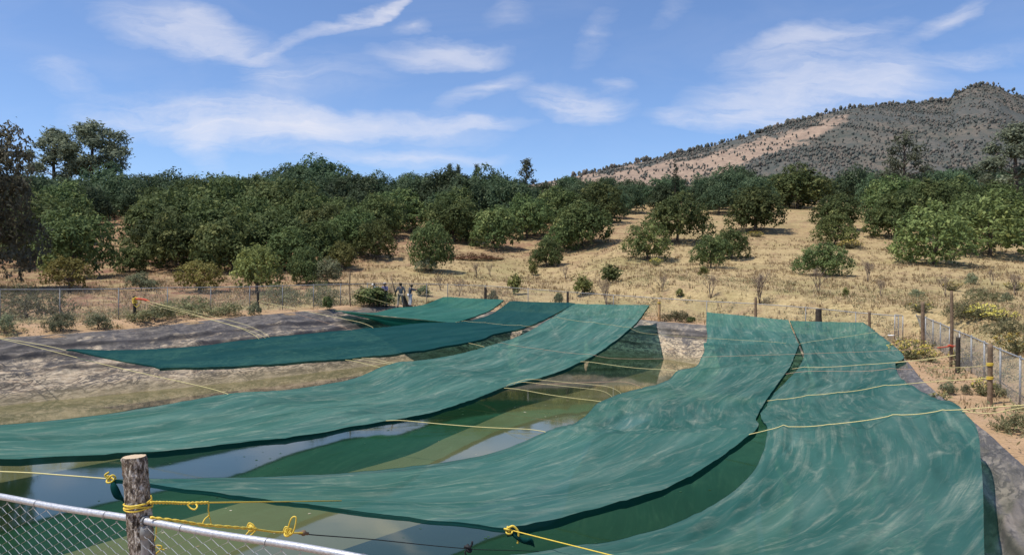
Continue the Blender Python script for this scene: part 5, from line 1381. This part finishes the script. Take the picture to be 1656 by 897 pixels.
c = m.mix(m.math('MULTIPLY', m.attr('field'), m.ramp(n1, [(.33, .55), (.5, 1)])), forest, field)
mmat = m.done(m.princ(c, 1, 0, m.bump(n2, .6, 6), .05))
tag(link('mountain', mme, mmat), kind='structure')
# woodland covering the mountain
def mtn_wood():
    rs = np.random.default_rng(33); sel = np.where((MSX > 880) & (MSX < 1680) & (MV[:, 1] > 700) & (MV[:, 1] < 2420) & (MSY < 345))[0]
    pick = rs.choice(sel, 34000); cn_ = np.array([mnoise.noise(Vector((q[0] * .006, q[1] * .0035, 4))) + .5 * mnoise.noise(Vector((q[0] * .02, q[1] * .01, 8))) for q in MV[pick]]); w = np.where(MF[pick] > .25, .08, np.clip(.5 + 1.1 * cn_, .16, 1)); pick = pick[rs.random(len(pick)) < w]
    ridge = np.where((MV[:, 1] > 1700) & (MSX > 980) & (MSX < 1690))[0]
    c = MV[pick] + rs.normal(0, 1, (len(pick), 3)) * [7, 9, 0]
    n_ = 460; rid = MV.reshape(-1, n_, 3)[98:101]; rid = rid.reshape(-1, 3); sx_ = CX + rid[:, 0] / rid[:, 1] * F; rid = rid[(sx_ > 930) & (sx_ < 1700)]
    pw_ = np.array([max(.02, .5 + 1.3 * mnoise.noise(Vector((q[0] * .02, q[1] * .01, 1)))) for q in rid]); rp_ = rid[rs.choice(len(rid), 1100, p=pw_ / pw_.sum())] + rs.normal(0, 1, (1100, 3)) * [6, 10, 0]; c = np.concatenate([c, rp_])
    h = rs.uniform(3, 8, len(c)); h[-1100:] = rs.uniform(3, 9, 1100) + 9 * (rs.random(1100) ** 4); r = h * rs.uniform(.22, .42, len(c))
    # rows in the cleared field
    Vv, Qq, T = [], [], []; base = 0
    k_ = 6
    A_ = np.linspace(0, 2 * np.pi, k_, endpoint=False)
    for ring, (rf, zf) in enumerate(((.55, .10), (1.0, .45), (.75, .8))):
        jitr = rs.uniform(.7, 1.3, (len(c), k_))
        Vv.append(np.stack([c[:, None, 0] + r[:, None] * rf * jitr * np.cos(A_), c[:, None, 1] + r[:, None] * rf * jitr * np.sin(A_), np.repeat((c[:, 2] + h * zf - 1)[:, None], k_, 1)], -1))
    top = np.stack([c[:, 0], c[:, 1], c[:, 2] + h - 1], -1)[:, None]
    Vv = np.concatenate(Vv + [top], 1); per = Vv.shape[1]; off = np.arange(len(c))[:, None, None] * per
    fq = []
    for ring in range(2):
        for i in range(k_): i2 = (i + 1) % k_; fq.append((ring * k_ + i, ring * k_ + i2, (ring + 1) * k_ + i2, (ring + 1) * k_ + i))
    for i in range(k_): fq.append((2 * k_ + i, 2 * k_ + (i + 1) % k_, 3 * k_, 3 * k_))
    tri = []
    for a, b, c_, d in fq:
        tri.append((a, b, c_)); 
        if c_ != d: tri.append((a, c_, d))
    tri = np.array(tri)[None] + off; me = mesh_np('mountain_woodland', Vv.reshape(-1, 3), tris=tri.reshape(-1, 3))
    face_attr(me, 'tone', np.repeat(rs.random(len(c)), tri.shape[1]))
    m = Mat('distant_woodland'); col = m.ramp(m.attr('tone'), [(0, (.085, .095, .085)), (.5, (.105, .108, .092)), (.75, (.14, .122, .10)), (1, (.18, .148, .12))])  # tree tones greyed, distance haze put into the colour
    tag(link('mountain_woodland', me, m.done(m.princ(col, 1, 0, None, .03))), 'scattered burnt and green woodland covering the far mountain and its ridge', 'woodland', None, 'stuff')
mtn_wood()

# ------------------------------------------------------------------ light and sky
SUN = Vector((-.40, -.16, .90)).normalized()
el_ = math.asin(SUN.z); rot_ = math.atan2(SUN.x, SUN.y)
sl = bpy.data.lights.new('sun', 'SUN'); sl.energy = 5.0; sl.angle = R(.53); sl.color = (1, .955, .88)
so = bpy.data.objects.new('sun', sl); COL.objects.link(so); so.rotation_euler = SUN.to_track_quat('Z', 'Y').to_euler(); so.location = SUN * 60
W = bpy.data.worlds.new('World'); scene.world = W; W.use_nodes = True; nt = W.node_tree; nt.nodes.clear()
class WN(Mat):
    def __init__(s, t): s.t = t
w = WN(nt)
out = w.n('ShaderNodeOutputWorld'); bg = w.n('ShaderNodeBackground'); bg.inputs[1].default_value = .15
sky = w.n('ShaderNodeTexSky'); sky.sky_type = 'NISHITA'; sky.sun_disc = False; sky.sun_elevation = el_; sky.sun_rotation = rot_; sky.altitude = 1900; sky.air_density = 1.0; sky.dust_density = 2.6; sky.ozone_density = 1.6
tc = w.n('ShaderNodeTexCoord').outputs['Generated']; sp = w.n('ShaderNodeSeparateXYZ'); w.l(tc, sp.inputs[0])
ay = w.math('MAXIMUM', w.math('ABSOLUTE', sp.outputs[1]), .05)
cu = w.math('DIVIDE', sp.outputs[0], ay); cv = w.math('DIVIDE', sp.outputs[2], ay)
cb = w.n('ShaderNodeCombineXYZ'); w.l(cu, cb.inputs[0]); w.l(cv, cb.inputs[1]); uvw = cb.outputs[0]
# gentle warp so that the wisps fray
wn = w.n('ShaderNodeTexNoise'); w.l(w.mapping(uvw, (1, 2.2, 1)), wn.inputs['Vector']); wn.inputs['Scale'].default_value = 5; wn.inputs['Detail'].default_value = 5; wn.inputs['Roughness'].default_value = .6
vm = w.n('ShaderNodeVectorMath', operation='MULTIPLY_ADD'); w.l(wn.outputs['Color'], vm.inputs[0]); vm.inputs[1].default_value = (.11, .075, 0); 
vs = w.n('ShaderNodeVectorMath', operation='SUBTRACT'); w.l(uvw, vs.inputs[0]); vs.inputs[1].default_value = (.055, .0375, 0); w.l(vs.outputs[0], vm.inputs[2]); warp = vm.outputs[0]
WISPS = [(300, 48, 170, 42, 8, .8), (400, 80, 120, 40, 35, .45), (560, 35, 150, 14, -20, .8), (640, 12, 70, 9, -24, .8), (715, 82, 115, 24, 2, .9), (662, 40, 40, 12, 0, .6), (360, 195, 260, 50, 4, 1.0), (335, 235, 60, 34, 55, .7), (560, 200, 270, 30, 5, .85), (760, 206, 110, 14, -4, .6),
         (780, 148, 95, 22, -22, .75), (930, 165, 95, 34, 8, 1.0), (995, 132, 35, 18, 10, .6), (958, 60, 60, 26, -65, .35), (1080, 20, 70, 22, -40, .25), (1290, 130, 190, 75, -12, .85), (1230, 180, 150, 30, 0, .7), (1330, 52, 150, 26, -12, .6), (1530, 22, 95, 22, -25, .6), (1560, 92, 160, 24, -6, .5), (1420, 145, 150, 34, 0, .7), (650, 256, 190, 18, 0, .7), (1090, 185, 60, 16, 0, .4), (110, 130, 90, 26, 10, .35), (830, 30, 50, 20, -10, .35), (500, 120, 260, 60, -10, .25),
         (-300, 100, 300, 60, 5, .5), (2000, 90, 300, 70, -8, .6), (700, -200, 500, 90, 10, .55), (100, -150, 350, 60, -15, .5), (1400, -180, 400, 80, -10, .5), (800, -520, 700, 140, 6, .4)]
acc = None
for px, py, lx, ly, ang, st in WISPS:
    mp = w.n('ShaderNodeMapping', vector_type='TEXTURE'); w.l(warp, mp.inputs['Vector'])
    mp.inputs['Location'].default_value = ((px - CX) / F, (440 - py) / F, 0); mp.inputs['Rotation'].default_value = (0, 0, R(-ang)); mp.inputs['Scale'].default_value = (lx / F * 1.15, ly / F * 1.15, 1)
    gr = w.n('ShaderNodeTexGradient', gradient_type='SPHERICAL'); w.l(mp.outputs[0], gr.inputs[0])
    t = w.math('MULTIPLY', gr.outputs['Fac'], st); acc = t if acc is None else w.math('ADD', acc, t)
s1 = w.noise(w.mapping(warp, (6, 34, 1), (0, 0, R(7))), 1.0, 8, .66, .9)
s2 = w.noise(w.mapping(uvw, (3, 8, 1), (0, 0, R(-12))), 1.0, 5, .6, 1.0)
fib = w.math('MULTIPLY_ADD', s1, 1.3, w.math('MULTIPLY_ADD', s2, .8, -.62))
cl = w.math('MULTIPLY', acc, fib, None, True)
cl = w.math('ADD', w.math('MULTIPLY', w.ramp(cl, [(.03, 0), (.30, .55), (.75, .95)]), 1.0), w.math('MULTIPLY', w.ramp(s2, [(.45, 0), (.75, 1)]), .10), None, True)
skyc = w.mix(1.0, sky.outputs[0], (.86, .97, 1.14), 'MULTIPLY')
mxs = w.mix(w.math('MULTIPLY', cl, .76), skyc, (6.0, 5.9, 6.25))
w.l(mxs, bg.inputs[0]); w.l(bg.outputs[0], out.inputs[0])

cam = bpy.data.cameras.new('camera'); co = bpy.data.objects.new('camera', cam); COL.objects.link(co)
cam.sensor_width = 36; cam.lens = 36 * F / 1656; cam.clip_end = 9000; cam.clip_start = .1
co.location = (0, 0, CAMZ); co.rotation_euler = (math.pi / 2 - PITCH, 0, 0); scene.camera = co
scene.view_settings.view_transform = 'Standard'; scene.view_settings.look = 'None'; scene.view_settings.exposure = 0
cy = scene.cycles; cy.max_bounces = 7; cy.transparent_max_bounces = 16; cy.diffuse_bounces = 3; cy.glossy_bounces = 3; cy.caustics_reflective = False; cy.caustics_refractive = False
